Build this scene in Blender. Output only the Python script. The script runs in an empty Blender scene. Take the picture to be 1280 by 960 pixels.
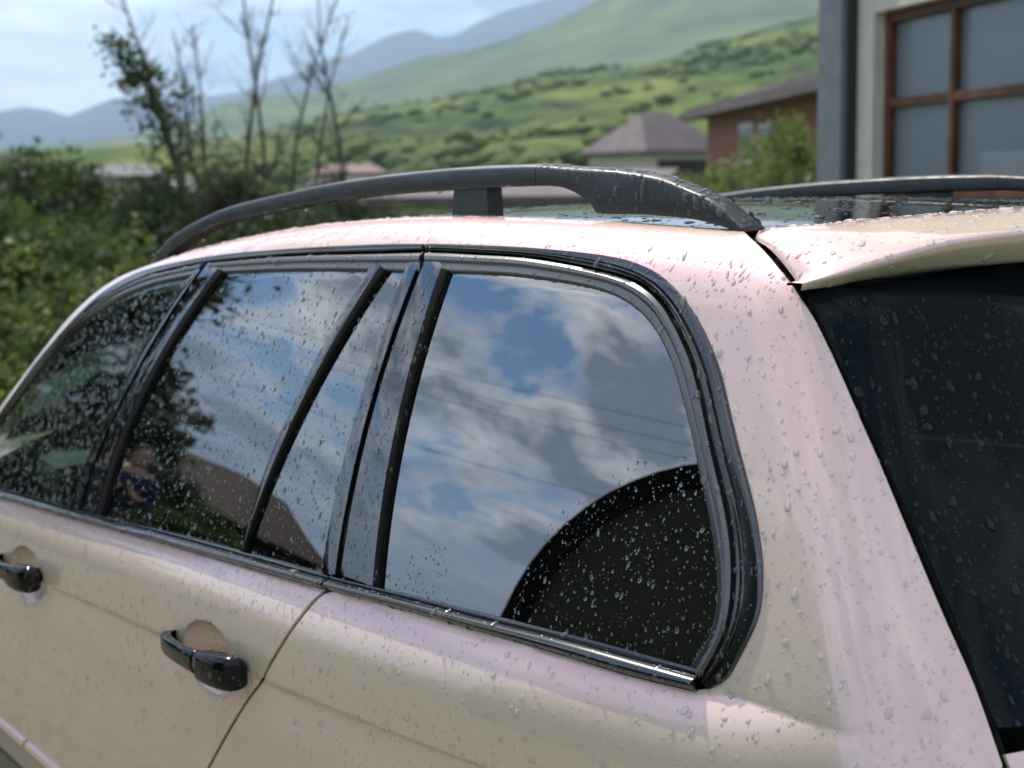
import bpy, bmesh, math, random
import numpy as np
from mathutils import Vector, Matrix
from mathutils.geometry import delaunay_2d_cdt
S = bpy.context.scene
COL = S.collection
rng = np.random.default_rng(7)
random.seed(7)

# ------------------------------------------------------------------ camera
CAM = np.array([-1.81, 1.985, 1.70])
YAW, PIT, ROL = np.radians([-36.9, -7.92, -0.95])
FPX = 1856.0
_f = np.array([np.cos(PIT)*np.cos(YAW), np.cos(PIT)*np.sin(YAW), np.sin(PIT)])
_r = np.cross(_f, [0, 0, 1]); _r /= np.linalg.norm(_r); _u = np.cross(_r, _f)
CR = np.cos(ROL)*_r + np.sin(ROL)*_u
CU = -np.sin(ROL)*_r + np.cos(ROL)*_u
CF = _f
cd = bpy.data.cameras.new('camera')
cam = bpy.data.objects.new('camera', cd); COL.objects.link(cam)
cam.matrix_world = Matrix(((CR[0], CU[0], -CF[0], CAM[0]), (CR[1], CU[1], -CF[1], CAM[1]),
                           (CR[2], CU[2], -CF[2], CAM[2]), (0, 0, 0, 1)))
cd.sensor_width = 36.0
cd.lens = FPX/1280*36.0
cd.clip_start = 0.05
cd.clip_end = 40000
cd.dof.use_dof = True
cd.dof.focus_distance = 1.90
cd.dof.aperture_fstop = 5.4
S.camera = cam
# ------------------------------------------------------------------ sun, sky, exposure
SUN = np.array([.58, -.12, .78]); SUN /= np.linalg.norm(SUN)
ld = bpy.data.lights.new('sun', 'SUN'); ld.energy = 2.5; ld.angle = math.radians(0.6)
ld.color = (1.0, .93, .82)
lo = bpy.data.objects.new('sun', ld); COL.objects.link(lo)
lo.rotation_euler = Vector(SUN).to_track_quat('Z', 'Y').to_euler()
lo.location = (4, -2, 8)
S.view_settings.view_transform = 'Standard'
S.view_settings.look = 'None'
S.view_settings.exposure = 1.28
S.view_settings.gamma = 1.0
S.cycles.max_bounces = 10
S.cycles.transparent_max_bounces = 16
S.cycles.caustics_reflective = False
S.cycles.caustics_refractive = False


class NT:
    """small helper to write node trees"""
    def __init__(self, nt):
        self.t = nt; nt.nodes.clear()
    def n(self, typ, _in=None, **kw):
        nd = self.t.nodes.new(typ)
        for k, v in kw.items(): setattr(nd, k, v)
        for k, v in (_in or {}).items():
            s = nd.inputs[k]
            if isinstance(v, bpy.types.NodeSocket): self.t.links.new(v, s)
            else: s.default_value = v
        return nd
    def l(self, a, b): self.t.links.new(a, b)
    def math(self, op, a, b=0.0, clamp=False):
        nd = self.n('ShaderNodeMath', {0: a, 1: b}, operation=op); nd.use_clamp = clamp
        return nd.outputs[0]
    def ramp(self, fac, stops, interp='LINEAR'):
        nd = self.n('ShaderNodeValToRGB', {0: fac}); e = nd.color_ramp.elements
        nd.color_ramp.interpolation = interp
        while len(e) < len(stops): e.new(.5)
        for i, (p, c) in enumerate(stops):
            e[i].position = p
            e[i].color = (c, c, c, 1) if isinstance(c, (int, float)) else (*c, 1)
        return nd.outputs[0]
    def mix(self, fac, a, b):
        nd = self.n('ShaderNodeMix', data_type='RGBA')
        for i, v in ((0, fac), (6, a), (7, b)):
            if isinstance(v, bpy.types.NodeSocket): self.t.links.new(v, nd.inputs[i])
            elif i == 0: nd.inputs[0].default_value = v
            else: nd.inputs[i].default_value = (*v, 1)
        return nd.outputs[2]


W = bpy.data.worlds.new('World'); S.world = W; W.use_nodes = True
w = NT(W.node_tree)
sky = w.n('ShaderNodeTexSky', sky_type='NISHITA', sun_disc=False,
          sun_elevation=math.asin(SUN[2]), sun_rotation=math.atan2(SUN[0], SUN[1]),
          altitude=900, air_density=1.0, dust_density=.15, ozone_density=2.5)
tc = w.n('ShaderNodeTexCoord')
sep = w.n('ShaderNodeSeparateXYZ', {0: tc.outputs['Generated']})
zz = w.math('ADD', w.math('MAXIMUM', sep.outputs[2], 0.0), 0.16)
cx = w.math('DIVIDE', sep.outputs[0], zz); cy = w.math('DIVIDE', sep.outputs[1], zz)
cv = w.n('ShaderNodeCombineXYZ', {0: cx, 1: cy, 2: 0.35})
n1 = w.n('ShaderNodeTexNoise', {'Vector': cv.outputs[0], 'Scale': 2.1, 'Detail': 10.0, 'Roughness': .60, 'Distortion': .25})
n2 = w.n('ShaderNodeTexNoise', {'Vector': cv.outputs[0], 'Scale': 2.6, 'Detail': 6.0, 'Roughness': .6})
mask = w.ramp(n1.outputs[0], [(.41, 0.0), (.52, 1.0)])
tone = w.ramp(w.math('ADD', w.math('MULTIPLY', n1.outputs[0], .6), w.math('MULTIPLY', n2.outputs[0], .4)),
              [(.45, (10.5, 10.5, 10.2)), (.56, (1.7, 1.95, 2.3))])
blue = w.n('ShaderNodeHueSaturation', {'Saturation': 1.15, 'Value': .95, 'Color': sky.outputs[0]})
cloudy = w.mix(w.math('MULTIPLY', mask, .9), blue.outputs[0], tone)
n3 = w.n('ShaderNodeTexNoise', {'Vector': w.n('ShaderNodeVectorMath', {0: tc.outputs['Generated'], 1: (5.0, 5.0, 16.0)}, operation='MULTIPLY').outputs[0], 'Scale': 1.0, 'Detail': 5.0})
bank = w.ramp(n3.outputs[0], [(.43, (1.4, 2.2, 3.6)), (.55, (7.4, 7.5, 7.4))])
low = w.ramp(sep.outputs[2], [(.02, .95), (.17, 0.0)])
skyc = w.n('ShaderNodeBackground', {'Color': w.mix(low, cloudy, bank), 'Strength': .10})
out = w.n('ShaderNodeOutputWorld', {0: skyc.outputs[0]})

# ------------------------------------------------------------------ materials
MATS = {}
def mat(name, color=(.5, .5, .5), rough=.5, metal=0.0, spec=.5, coat=0.0, ior=1.5, **kw):
    m = bpy.data.materials.new(name); m.use_nodes = True
    t = NT(m.node_tree)
    b = t.n('ShaderNodeBsdfPrincipled', {'Base Color': (*color, 1), 'Roughness': rough, 'Metallic': metal,
                                         'IOR': ior, 'Specular IOR Level': spec, 'Coat Weight': coat, 'Coat Roughness': .03})
    for k, v in kw.items(): b.inputs[k.replace('_', ' ')].default_value = v
    t.n('ShaderNodeOutputMaterial', {0: b.outputs[0]})
    MATS[name] = m
    return m, t, b


def noisy(name, c1, c2, scale, rough=.9, bump=.0, bscale=None, detail=5, spec=.3, stops=(.35, .65), coord='Object'):
    m, t, b = mat(name, c1, rough, spec=spec)
    co = t.n('ShaderNodeTexCoord').outputs[coord]
    n = t.n('ShaderNodeTexNoise', {'Vector': co, 'Scale': scale, 'Detail': float(detail), 'Roughness': .6})
    c = t.ramp(n.outputs[0], [(stops[0], c1), (stops[1], c2)])
    t.l(c, b.inputs['Base Color'])
    if bump:
        n2_ = t.n('ShaderNodeTexNoise', {'Vector': co, 'Scale': bscale or scale*4, 'Detail': 4.0})
        bp = t.n('ShaderNodeBump', {'Height': n2_.outputs[0], 'Strength': bump, 'Distance': .02})
        t.l(bp.outputs[0], b.inputs['Normal'])
    return m


def make_paint():
    # pearlescent paint: beige ground colour, pink flip layer in the flakes, clear coat on top
    m = bpy.data.materials.new('pearl_paint'); m.use_nodes = True
    t = NT(m.node_tree)
    co = t.n('ShaderNodeTexCoord').outputs['Object']
    orange = t.n('ShaderNodeTexNoise', {'Vector': co, 'Scale': 260.0, 'Detail': 1.0})
    bp = t.n('ShaderNodeBump', {'Height': orange.outputs[0], 'Strength': .012, 'Distance': .001})
    film = t.n('ShaderNodeTexNoise', {'Vector': co, 'Scale': 3.5, 'Detail': 4.0})
    base = t.ramp(film.outputs[0], [(.3, (.69, .645, .43)), (.7, (.73, .68, .46))])
    d = t.n('ShaderNodeBsdfDiffuse', {'Color': base})
    fl = t.n('ShaderNodeTexVoronoi', {'Vector': co, 'Scale': 2600.0})
    flc = t.mix(.12, (1.0, .40, .68), fl.outputs['Color'])
    g = t.n('ShaderNodeBsdfAnisotropic', {'Color': flc, 'Roughness': .38})
    mx = t.n('ShaderNodeMixShader', {0: .33, 1: d.outputs[0], 2: g.outputs[0]})
    cg = t.n('ShaderNodeBsdfAnisotropic', {'Color': (1, 1, 1, 1), 'Roughness': .012, 'Normal': bp.outputs[0]})
    fr = t.n('ShaderNodeFresnel', {'IOR': 1.60})
    mx2 = t.n('ShaderNodeMixShader', {0: fr.outputs[0], 1: mx.outputs[0], 2: cg.outputs[0]})
    t.n('ShaderNodeOutputMaterial', {0: mx2.outputs[0]})
    MATS['paint'] = m
make_paint()
mat('black_trim', (.008, .009, .011), .13, ior=1.9)
mat('satin_trim', (.02, .021, .023), .26, ior=2.1)
mat('rubber', (.005, .005, .005), .75, spec=.15)
mat('gloss_black', (.006, .007, .009), .02, ior=2.3)
mat('handle_black', (.003, .0035, .004), .10, ior=1.38)
mat('roof_black', (.005, .006, .008), .03, ior=1.7)
mat('gap_black', (.004, .004, .004), .9, spec=.1)
mat('interior', (.018, .018, .018), .8)
mat('seat_leather', (.05, .048, .045), .55)
mat('dash', (.10, .13, .12), .6)
mat('chrome', (.7, .7, .7), .12, metal=1.0)
mat('alloy', (.5, .5, .52), .3, metal=1.0)
mat('tyre', (.02, .02, .02), .8)
mat('red_lens', (.35, .01, .01), .1, coat=.5)
mat('headlight_lens', (.6, .62, .65), .08, coat=1.0)


def plastic_rail():
    m, t, b = mat('rail_plastic', (.028, .03, .033), .42, spec=.5)
    co = t.n('ShaderNodeTexCoord').outputs['Object']
    n = t.n('ShaderNodeTexNoise', {'Vector': co, 'Scale': 900.0, 'Detail': 2.0})
    bp = t.n('ShaderNodeBump', {'Height': n.outputs[0], 'Strength': .25, 'Distance': .0006})
    t.l(bp.outputs[0], b.inputs['Normal'])
    n2 = t.n('ShaderNodeTexNoise', {'Vector': co, 'Scale': 22.0, 'Detail': 5.0})
    t.l(t.ramp(n2.outputs[0], [(.4, .30), (.65, .52)]), b.inputs['Roughness'])
plastic_rail()


def make_glass(name, tint, ior, body=None):
    m = bpy.data.materials.new(name); m.use_nodes = True
    t = NT(m.node_tree)
    tr = t.n('ShaderNodeBsdfTransparent', {'Color': (*tint, 1)})
    if body: tr = t.n('ShaderNodeMixShader', {0: .5, 1: tr.outputs[0], 2: t.n('ShaderNodeBsdfDiffuse', {'Color': (*body, 1)}).outputs[0]})
    gl = t.n('ShaderNodeBsdfAnisotropic', {'Color': (1, 1, 1, 1), 'Roughness': 0.0})
    fr = t.n('ShaderNodeFresnel', {'IOR': ior})
    mx = t.n('ShaderNodeMixShader', {0: fr.outputs[0], 1: tr.outputs[0], 2: gl.outputs[0]})
    t.n('ShaderNodeOutputMaterial', {0: mx.outputs[0]})
    MATS[name] = m
make_glass('tinted_glass', (.02, .025, .024), 3.3)
make_glass('clear_glass', (.42, .55, .50), 1.9)
make_glass('rear_glass', (.005, .007, .008), 1.17, (.012, .019, .021))
make_glass('house_glass', (.10, .12, .13), 2.6)
mat('misty_glass', (.17, .20, .225), .30, ior=1.6)


def make_water(name, clear, caustic_white, ior=1.33):
    m = bpy.data.materials.new(name); m.use_nodes = True
    t = NT(m.node_tree)
    g = t.n('ShaderNodeBsdfRefraction', {'Color': (1, 1, 1, 1), 'Roughness': 0.0, 'IOR': 1.33})
    tr = t.n('ShaderNodeBsdfTransparent', {'Color': (1, 1, 1, 1)})
    gl = t.n('ShaderNodeBsdfAnisotropic', {'Color': (1, 1, 1, 1), 'Roughness': .015})
    mx = t.n('ShaderNodeMixShader', {0: clear, 1: g.outputs[0], 2: tr.outputs[0]})
    df = t.n('ShaderNodeBsdfDiffuse', {'Color': (1, 1, 1, 1)})
    mx = t.n('ShaderNodeMixShader', {0: caustic_white, 1: mx.outputs[0], 2: df.outputs[0]})  # plain white mixed in for the light that drops would focus
    fr = t.n('ShaderNodeFresnel', {'IOR': ior})
    mx = t.n('ShaderNodeMixShader', {0: fr.outputs[0], 1: mx.outputs[0], 2: gl.outputs[0]})
    t.n('ShaderNodeOutputMaterial', {0: mx.outputs[0]})
    MATS[name] = m
make_water('water_on_paint', 1.0, .20, 1.27)
make_water('water_on_glass', .15, .02, 1.40)
make_water('water_on_dark', .45, 0.0, 1.33)
make_water('water_film', .5, 0.0, 1.06)
make_water('water_on_trim', .45, .05, 1.40)

# ------------------------------------------------------------------ objects
def new_obj(name, me, parent=None, label=None, cat=None, group=None, kind=None):
    o = bpy.data.objects.new(name, me); COL.objects.link(o)
    if parent is not None: o.parent = parent
    for k, v in (('label', label), ('category', cat), ('group', group), ('kind', kind)):
        if v: o[k] = v
    return o


def mesh_np(name, V, F, m=None, smooth=True, normals=None, mats=None, mi=None):
    me = bpy.data.meshes.new(name)
    V = np.asarray(V, float)
    me.from_pydata(V.tolist(), [], [list(map(int, f)) for f in F])
    if m is not None: me.materials.append(MATS[m])
    if mats:
        for q in mats: me.materials.append(MATS[q])
        me.polygons.foreach_set('material_index', np.asarray(mi, dtype=np.int32))
    me.polygons.foreach_set('use_smooth', np.full(len(me.polygons), smooth))
    me.update()
    if normals is not None: me.normals_split_custom_set_from_vertices(np.asarray(normals).tolist())
    return me


def empty(name, loc, rz=0.0, **kw):
    o = new_obj(name, None, **kw); o.location = loc; o.rotation_euler = (0, 0, rz)
    return o


class MB:
    """collects shapes into one mesh; coordinates relative to org"""
    def __init__(self, org=(0, 0, 0)):
        self.V = []; self.F = []; self.M = []; self.n = 0; self.org = np.array(org, float)
    def add(self, V, F, mi=0):
        V = np.asarray(V, float)
        self.V.append(V); self.F += [[i+self.n for i in f] for f in F]; self.M += [mi]*len(F); self.n += len(V)
        return self
    def box(self, lo, hi, mi=0, rot=None, piv=None):
        x0, y0, z0 = lo; x1, y1, z1 = hi
        V = np.array([(x0, y0, z0), (x1, y0, z0), (x1, y1, z0), (x0, y1, z0), (x0, y0, z1), (x1, y0, z1), (x1, y1, z1), (x0, y1, z1)], float)
        return self.add(V, [(0, 3, 2, 1), (4, 5, 6, 7), (0, 1, 5, 4), (1, 2, 6, 5), (2, 3, 7, 6), (3, 0, 4, 7)], mi)
    def prism(self, pts, y0, y1, ax=1, mi=0):
        """polygon pts in the plane of the two other axes, extruded along ax"""
        n = len(pts); V = []
        for yy in (y0, y1):
            for p in pts:
                v = [0, 0, 0]; oth = [i for i in range(3) if i != ax]
                v[oth[0]] = p[0]; v[oth[1]] = p[1]; v[ax] = yy; V.append(v)
        F = [list(range(n))[::-1], list(range(n, 2*n))]+[[i, (i+1) % n, n+(i+1) % n, n+i] for i in range(n)]
        return self.add(V, F, mi)
    def loft(self, rings, cap=True, mi=0):
        n = len(rings[0]); V = np.concatenate(rings); F = []
        for k in range(len(rings)-1):
            for i in range(n):
                j = (i+1) % n
                F.append((k*n+i, k*n+j, (k+1)*n+j, (k+1)*n+i))
        if cap: F += [tuple(range(n))[::-1], tuple((len(rings)-1)*n+i for i in range(n))]
        return self.add(V, F, mi)
    def tube(self, pts, rad, n=8, mi=0, cap=True):
        pts = np.asarray(pts, float); rad = np.broadcast_to(rad, (len(pts),))
        rings = []
        for i, p in enumerate(pts):
            d = pts[min(i+1, len(pts)-1)]-pts[max(i-1, 0)]; d = d/np.linalg.norm(d)
            a = np.cross(d, (0, 0, 1) if abs(d[2]) < .9 else (1, 0, 0)); a /= np.linalg.norm(a); b = np.cross(d, a)
            th = np.arange(n)*2*np.pi/n
            rings.append(p+rad[i]*(np.cos(th)[:, None]*a+np.sin(th)[:, None]*b))
        return self.loft(rings, cap, mi)
    def grid(self, G, mi=0):
        G = np.asarray(G, float); n, m = G.shape[:2]
        F = [(i*m+j, i*m+j+1, (i+1)*m+j+1, (i+1)*m+j) for i in range(n-1) for j in range(m-1)]
        return self.add(G.reshape(-1, 3), F, mi)
    def build(self, name, mats, parent=None, smooth=False, bevel=0, **kw):
        V = np.concatenate(self.V)-self.org
        mats = [mats] if isinstance(mats, str) else mats
        me = mesh_np(name, V, self.F, mats=mats, mi=self.M, smooth=smooth)
        bm = bmesh.new(); bm.from_mesh(me); bmesh.ops.recalc_face_normals(bm, faces=bm.faces); bm.to_mesh(me); bm.free()
        o = new_obj(name, me, parent, **kw)
        if bevel:
            b = o.modifiers.new('bevel', 'BEVEL'); b.width = bevel; b.segments = 2; b.limit_method = 'ANGLE'
        return o

# ------------------------------------------------------------------ body surface of the car (implicit), rays and normals
def rays(px):
    px=np.atleast_2d(np.asarray(px,float))
    d=CF+((px[:,0]-640)/FPX)[:,None]*CR+((480-px[:,1])/FPX)[:,None]*CU
    return d/np.linalg.norm(d,axis=1)[:,None]
def project(X):
    d=np.atleast_2d(X)-CAM; z=d@CF
    return np.stack([640+FPX*(d@CR)/z,480-FPX*(d@CU)/z],1)
def smax(a,b,k):
    h=np.clip(.5+.5*(a-b)/k,0,1); return b+(a-b)*h+k*h*(1-h)
def sstep(a,b,x):
    t=np.clip((x-a)/(b-a),0,1); return t*t*(3-2*t)
def half_width(x):
    return .955-.085*np.clip((.45-x)/1.1,0,2)**2-.10*np.clip((x-1.6)/1.6,0,2)**2
def belt_z(x):
    x=np.clip(x,-1,1.8)
    return 1.086-.043*(x-.1)-.009*(x-.1)**2
def crease_z(x):
    x=np.clip(x,-1,2.2)
    return .929-.040*(x-.1)-.010*(x-.1)**2
CUPS=[(.418,.909,.100,.063),(1.318,.865,.100,.063)]
def side_y(x,z):
    W=half_width(x); s=z-belt_z(x)
    amp=.045-.025*sstep(-.60,-.86,x)
    t=np.clip((s+.15)/.15,0,None)
    sh=amp*np.minimum(t,1.0)**3
    k=.012                                              # soft hollow where the glasshouse starts
    up=.5*(s+np.sqrt(s*s+k*k))-k*.5
    up=np.where(s>-.10,up,0); up=np.clip(up,0,None)
    tum=.27*up+.16*up**2
    cz=crease_z(x)
    cr=.0070*(1-sstep(cz-.012,cz+.003,z))-.0045*(1-sstep(cz-.10,cz-.015,z))
    low=.20*np.clip(.86-z,0,None)**2-.0035*np.exp(-((z-(cz-.07))/.05)**2)
    return W-sh-tum-low-cr
def roof_z(x,y):
    return 1.657-.085*np.clip(x-.1,0,None)**2-.045*np.clip(.1-x,0,None)**2-.045*y*y
def cup_depth(x,z):
    d=0
    for cx,cz,rx,rz in CUPS:
        q=((x-cx)/rx)**2+((z-cz)/rz)**2
        d=d+.046*np.clip(1-q,0,1)**.75
    return d
def body(P,cups=True):
    x,y,z=P[...,0],np.abs(P[...,1]),P[...,2]
    fs=(y-side_y(x,z))
    if cups: fs=fs+np.where(P[...,1]>.8,cup_depth(x,z),0)
    fr=-(x-(-1.085+.66*np.clip(z-1.06,0,None)+.10*(y/.7)**2.5))*.85
    ft=z-roof_z(x,y)
    fw=((x-1.40)*.60+(z-1.537)*.80)+.10*y*y-.02
    f=smax(fs,fr,.09); f=smax(f,ft,.085); f=smax(f,fw,.06)
    return f
def hit(px,F=body,t0=1.0,t1=6.0,n=260):
    d=rays(px); t=np.linspace(t0,t1,n)
    P=CAM+d[:,None,:]*t[None,:,None]; v=F(P)
    inside=v<0; anyi=inside.any(1); k=np.where(anyi,inside.argmax(1),v.argmin(1)); k=np.clip(k,1,n-1)
    a=t[k-1]; b=t[k]
    for _ in range(30):
        m=.5*(a+b); vm=F(CAM+d*m[:,None]); neg=vm<0
        b=np.where(neg,m,b); a=np.where(neg,a,m)
    tt=np.where(anyi,.5*(a+b),t[np.clip(v.argmin(1),0,n-1)])
    # golden for misses
    if (~anyi).any():
        i=~anyi; kk=np.clip(v.argmin(1)[i],1,n-2); lo=t[kk-1]; hi=t[kk+1]; dd=d[i]
        for _ in range(40):
            m1=lo+(hi-lo)/3; m2=hi-(hi-lo)/3
            f1=F(CAM+dd*m1[:,None]); f2=F(CAM+dd*m2[:,None]); s=f1<f2
            hi=np.where(s,m2,hi); lo=np.where(s,lo,m1)
        tt[i]=.5*(lo+hi)
    return CAM+d*tt[:,None],anyi
def normal(P,F=body,e=5e-4):
    g=np.stack([F(P+np.eye(3)[i]*e)-F(P-np.eye(3)[i]*e) for i in range(3)],-1)
    return g/np.linalg.norm(g,axis=-1)[...,None]

_hit = hit
def hit(px, F=body, n=260):
    px = np.atleast_2d(np.asarray(px, float)); out = []; ok = []
    for i in range(0, len(px), 1500):
        a, b_ = _hit(px[i:i+1500], F, n=n); out.append(a); ok.append(b_)
    return np.concatenate(out), np.concatenate(ok)
def P3(px): return hit(px)[0]


AX = np.array([.25, 1.2])            # lengthwise axis inside the cabin: side panels are laid out by (x, angle round it)
def to_side(P):
    P = np.asarray(P, float)
    return np.stack([P[:, 0], np.arctan2(P[:, 2]-AX[1], P[:, 1]-AX[0])], 1)
def from_side(Q, F=body):
    Q = np.asarray(Q, float)
    d = np.stack([np.zeros(len(Q)), np.cos(Q[:, 1]), np.sin(Q[:, 1])], 1)
    o = np.stack([Q[:, 0], np.full(len(Q), AX[0]), np.full(len(Q), AX[1])], 1)
    a = np.zeros(len(Q)); b = np.full(len(Q), 1.6)
    for _ in range(34):
        m = .5*(a+b); v = F(o+d*m[:, None]) < 0
        a = np.where(v, m, a); b = np.where(v, b, m)
    return o+d*(.5*(a+b))[:, None]
def from_top(Q, F=body):
    Q = np.asarray(Q, float); a = np.full(len(Q), .9); b = np.full(len(Q), 2.0)
    for _ in range(34):
        m = .5*(a+b); v = F(np.stack([Q[:, 0], Q[:, 1], m], 1)) < 0
        a = np.where(v, m, a); b = np.where(v, b, m)
    return np.stack([Q[:, 0], Q[:, 1], .5*(a+b)], 1)
def from_rear(Q, F=body):
    Q = np.asarray(Q, float); a = np.full(len(Q), 0.3); b = np.full(len(Q), -2.0)
    for _ in range(34):
        m = .5*(a+b); v = F(np.stack([m, Q[:, 0], Q[:, 1]], 1)) < 0
        a = np.where(v, m, a); b = np.where(v, b, m)
    return np.stack([.5*(a+b), Q[:, 0], Q[:, 1]], 1)


def resample(P, step):
    P = np.asarray(P, float); out = []
    for a, b in zip(P, np.roll(P, -1, 0)):
        k = max(1, int(math.ceil(np.linalg.norm(b-a)/step)))
        out.append(a+(b-a)*(np.arange(k)/k)[:, None])
    return np.concatenate(out)
def smooth_line(P, n):
    """Catmull-Rom through an open line of points, n samples evenly spaced"""
    P = np.asarray(P, float)
    if len(P) == 2: return P[0]+(P[1]-P[0])*np.linspace(0, 1, n)[:, None]
    Q = np.vstack([2*P[0]-P[1], P, 2*P[-1]-P[-2]]); out = []
    for i in range(len(P)-1):
        p0, p1, p2, p3 = Q[i:i+4]; t = np.linspace(0, 1, 12, endpoint=False)[:, None]
        out.append(.5*((2*p1)+(-p0+p2)*t+(2*p0-5*p1+4*p2-p3)*t*t+(-p0+3*p1-3*p2+p3)*t**3))
    out.append(P[-1:]); L = np.concatenate(out)
    s = np.r_[0, np.cumsum(np.linalg.norm(np.diff(L, axis=0), axis=1))]
    u = np.linspace(0, s[-1], n)
    return np.stack([np.interp(u, s, L[:, k]) for k in range(L.shape[1])], 1)
def inside_poly(Q, poly):
    x, y = Q[:, 0], Q[:, 1]; c = np.zeros(len(Q), bool)
    for (x0, y0), (x1, y1) in zip(poly, np.roll(poly, -1, 0)):
        k = (y0 > y) != (y1 > y)
        with np.errstate(divide='ignore', invalid='ignore'):
            c ^= k & (x < (x1-x0)*(y-y0)/(y1-y0)+x0)
    return c
def dist_poly(Q, poly):
    d = np.full(len(Q), 9.0)
    for a, b in zip(poly, np.roll(poly, -1, 0)):
        ab = b-a; t = np.clip(((Q-a)@ab)/max(ab@ab, 1e-12), 0, 1)
        d = np.minimum(d, np.linalg.norm(Q-a-t[:, None]*ab, axis=1))
    return d


def panel_mesh(name, poly2, mapf, m, step=.014, off=0.0, F=body, depth=.014, roll=.0022, extra=None, flip=False):
    """a pressed panel: constrained triangulation of its outline, every vertex put on the body surface,
    exact surface normals, and the edge rolled over and turned inwards"""
    poly2 = resample(poly2, step)
    keep = [0]
    for i in range(1, len(poly2)):
        if np.linalg.norm(poly2[i]-poly2[keep[-1]]) > step*.2: keep.append(i)
    if np.linalg.norm(poly2[keep[-1]]-poly2[0]) < step*.2: keep = keep[:-1]
    poly2 = poly2[keep]
    lo, hi = poly2.min(0), poly2.max(0)
    gx, gy = np.meshgrid(np.arange(lo[0], hi[0], step), np.arange(lo[1], hi[1], step*.866), indexing='ij')
    gx = gx+(np.arange(gx.shape[1]) % 2)[None, :]*step*.5
    G = np.stack([gx.ravel(), gy.ravel()], 1)
    if extra is not None:
        c = np.ones(len(G), bool)
        for (q, r0) in extra[1]: c &= (((G-q[:2])/q[2:])**2).sum(1) > r0
        G = np.concatenate([G[c], extra[0]])
    G = G[inside_poly(G, poly2)]; G = G[dist_poly(G, poly2) > step*.45]
    A = np.concatenate([poly2, G]); nb = len(poly2)
    r = delaunay_2d_cdt([Vector(p) for p in A], [(i, (i+1) % nb) for i in range(nb)], [], 0, 1e-7)
    V2 = np.array([tuple(v) for v in r[0]]); T = [t for t in r[2]]
    cen = np.array([V2[list(t)].mean(0) for t in T]); k = inside_poly(cen, poly2)
    T = [t for t, q in zip(T, k) if q]
    P = mapf(V2); N = normal(P, F)
    P = P+N*off
    B = mapf(poly2); NB = normal(B, F); B = B+NB*off
    tg = np.roll(B, -1, 0)-np.roll(B, 1, 0); tg /= np.linalg.norm(tg, axis=1)[:, None]
    o = np.cross(tg, NB)
    area = .5*np.sum(poly2[:, 0]*np.roll(poly2[:, 1], -1)-np.roll(poly2[:, 0], -1)*poly2[:, 1])
    # outward direction: away from the panel
    test = np.mean([np.dot(o[i], B.mean(0)-B[i]) for i in range(0, len(B), 3)])
    # reliable sign from the 2D layout
    e = 1e-3; pp = mapf(poly2+0); 
    t2 = np.roll(poly2, -1, 0)-np.roll(poly2, 1, 0); n2 = np.stack([t2[:, 1], -t2[:, 0]], 1)*(1 if area > 0 else -1)
    n2 /= np.linalg.norm(n2, axis=1)[:, None]
    q = mapf(poly2+n2*e)-pp
    o *= np.sign((q*o).sum(1))[:, None]
    V = [P]; NN = [N]; base = len(P); rings = []
    spec = [(0, 0, 0.0), (.35*roll, .12*roll, .45), (.8*roll, .5*roll, .8), (roll, roll*1.3, 1.0), (roll, depth, 1.0)]
    for (a, d, bl) in spec:
        V.append(B+o*a-NB*d); nn = NB*(1-bl)+o*bl; NN.append(nn/np.linalg.norm(nn, axis=1)[:, None]); rings.append(base); base += nb
    Fc = []
    # orientation of the flat faces
    for t in T:
        a, b, c = P[t[0]], P[t[1]], P[t[2]]
        Fc.append(t if np.dot(np.cross(b-a, c-a), N[t[0]]) > 0 else t[::-1])
    V = np.concatenate(V); NN = np.concatenate(NN)
    for k_ in range(len(rings)-1):
        for i in range(nb):
            j = (i+1) % nb; f = (rings[k_]+i, rings[k_]+j, rings[k_+1]+j, rings[k_+1]+i)
            a, b, c = V[f[0]], V[f[1]], V[f[2]]
            Fc.append(f if np.dot(np.cross(b-a, c-a), NN[f[0]]+NN[f[2]]) > 0 else f[::-1])
    return mesh_np(name, V, Fc, m, normals=NN), V, Fc, NN
def panel(name, poly2, mapf, m, parent, **kw):
    lab = kw.pop('label', None)
    me, V, Fc, NN = panel_mesh(name, poly2, mapf, m, **kw)
    o = new_obj(name, me, parent, label=lab)
    o_data[o.name] = (V, Fc, NN, m)
    return o
o_data = {}
def mirror_copy(o, name, parent):
    V, Fc, NN, m = o_data[o.name]
    f = np.array([1, -1, 1]); me = mesh_np(name, V*f, [t[::-1] for t in Fc], m, normals=NN*f)
    return new_obj(name, me, parent)


def band_mesh(name, A, B, prof, m, n=90, k=1, F=body, pxdom=True, endcap=.01):
    """moulding between two traced edges, raised off the body surface by a cross profile [(t, h), ...]"""
    A = smooth_line(A, n); B = smooth_line(B, n)
    ts = np.array([p[0] for p in prof]); hs = np.array([p[1] for p in prof])
    L = A[:, None]*(1-ts)[None, :, None]+B[:, None]*ts[None, :, None]
    P = hit(L.reshape(-1, 2))[0]; N = normal(P, body_plain if F is body else F)
    P = (P+N*np.tile(hs, n)[:, None]).reshape(n, len(ts), 3)
    if endcap:
        N = N.reshape(n, len(ts), 3)
        P = np.concatenate([P[:1]-N[:1]*endcap, P, P[-1:]-N[-1:]*endcap])
    n = len(P); mm = len(ts)
    Fc = [(i*mm+j, i*mm+j+1, (i+1)*mm+j+1, (i+1)*mm+j) for i in range(n-1) for j in range(mm-1)]
    V = P.reshape(-1, 3)
    a, b, c = V[Fc[len(Fc)//2][0]], V[Fc[len(Fc)//2][1]], V[Fc[len(Fc)//2][2]]
    if np.dot(np.cross(b-a, c-a), CAM-a) < 0: Fc = [f[::-1] for f in Fc]
    return mesh_np(name, V, Fc, m)
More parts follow.
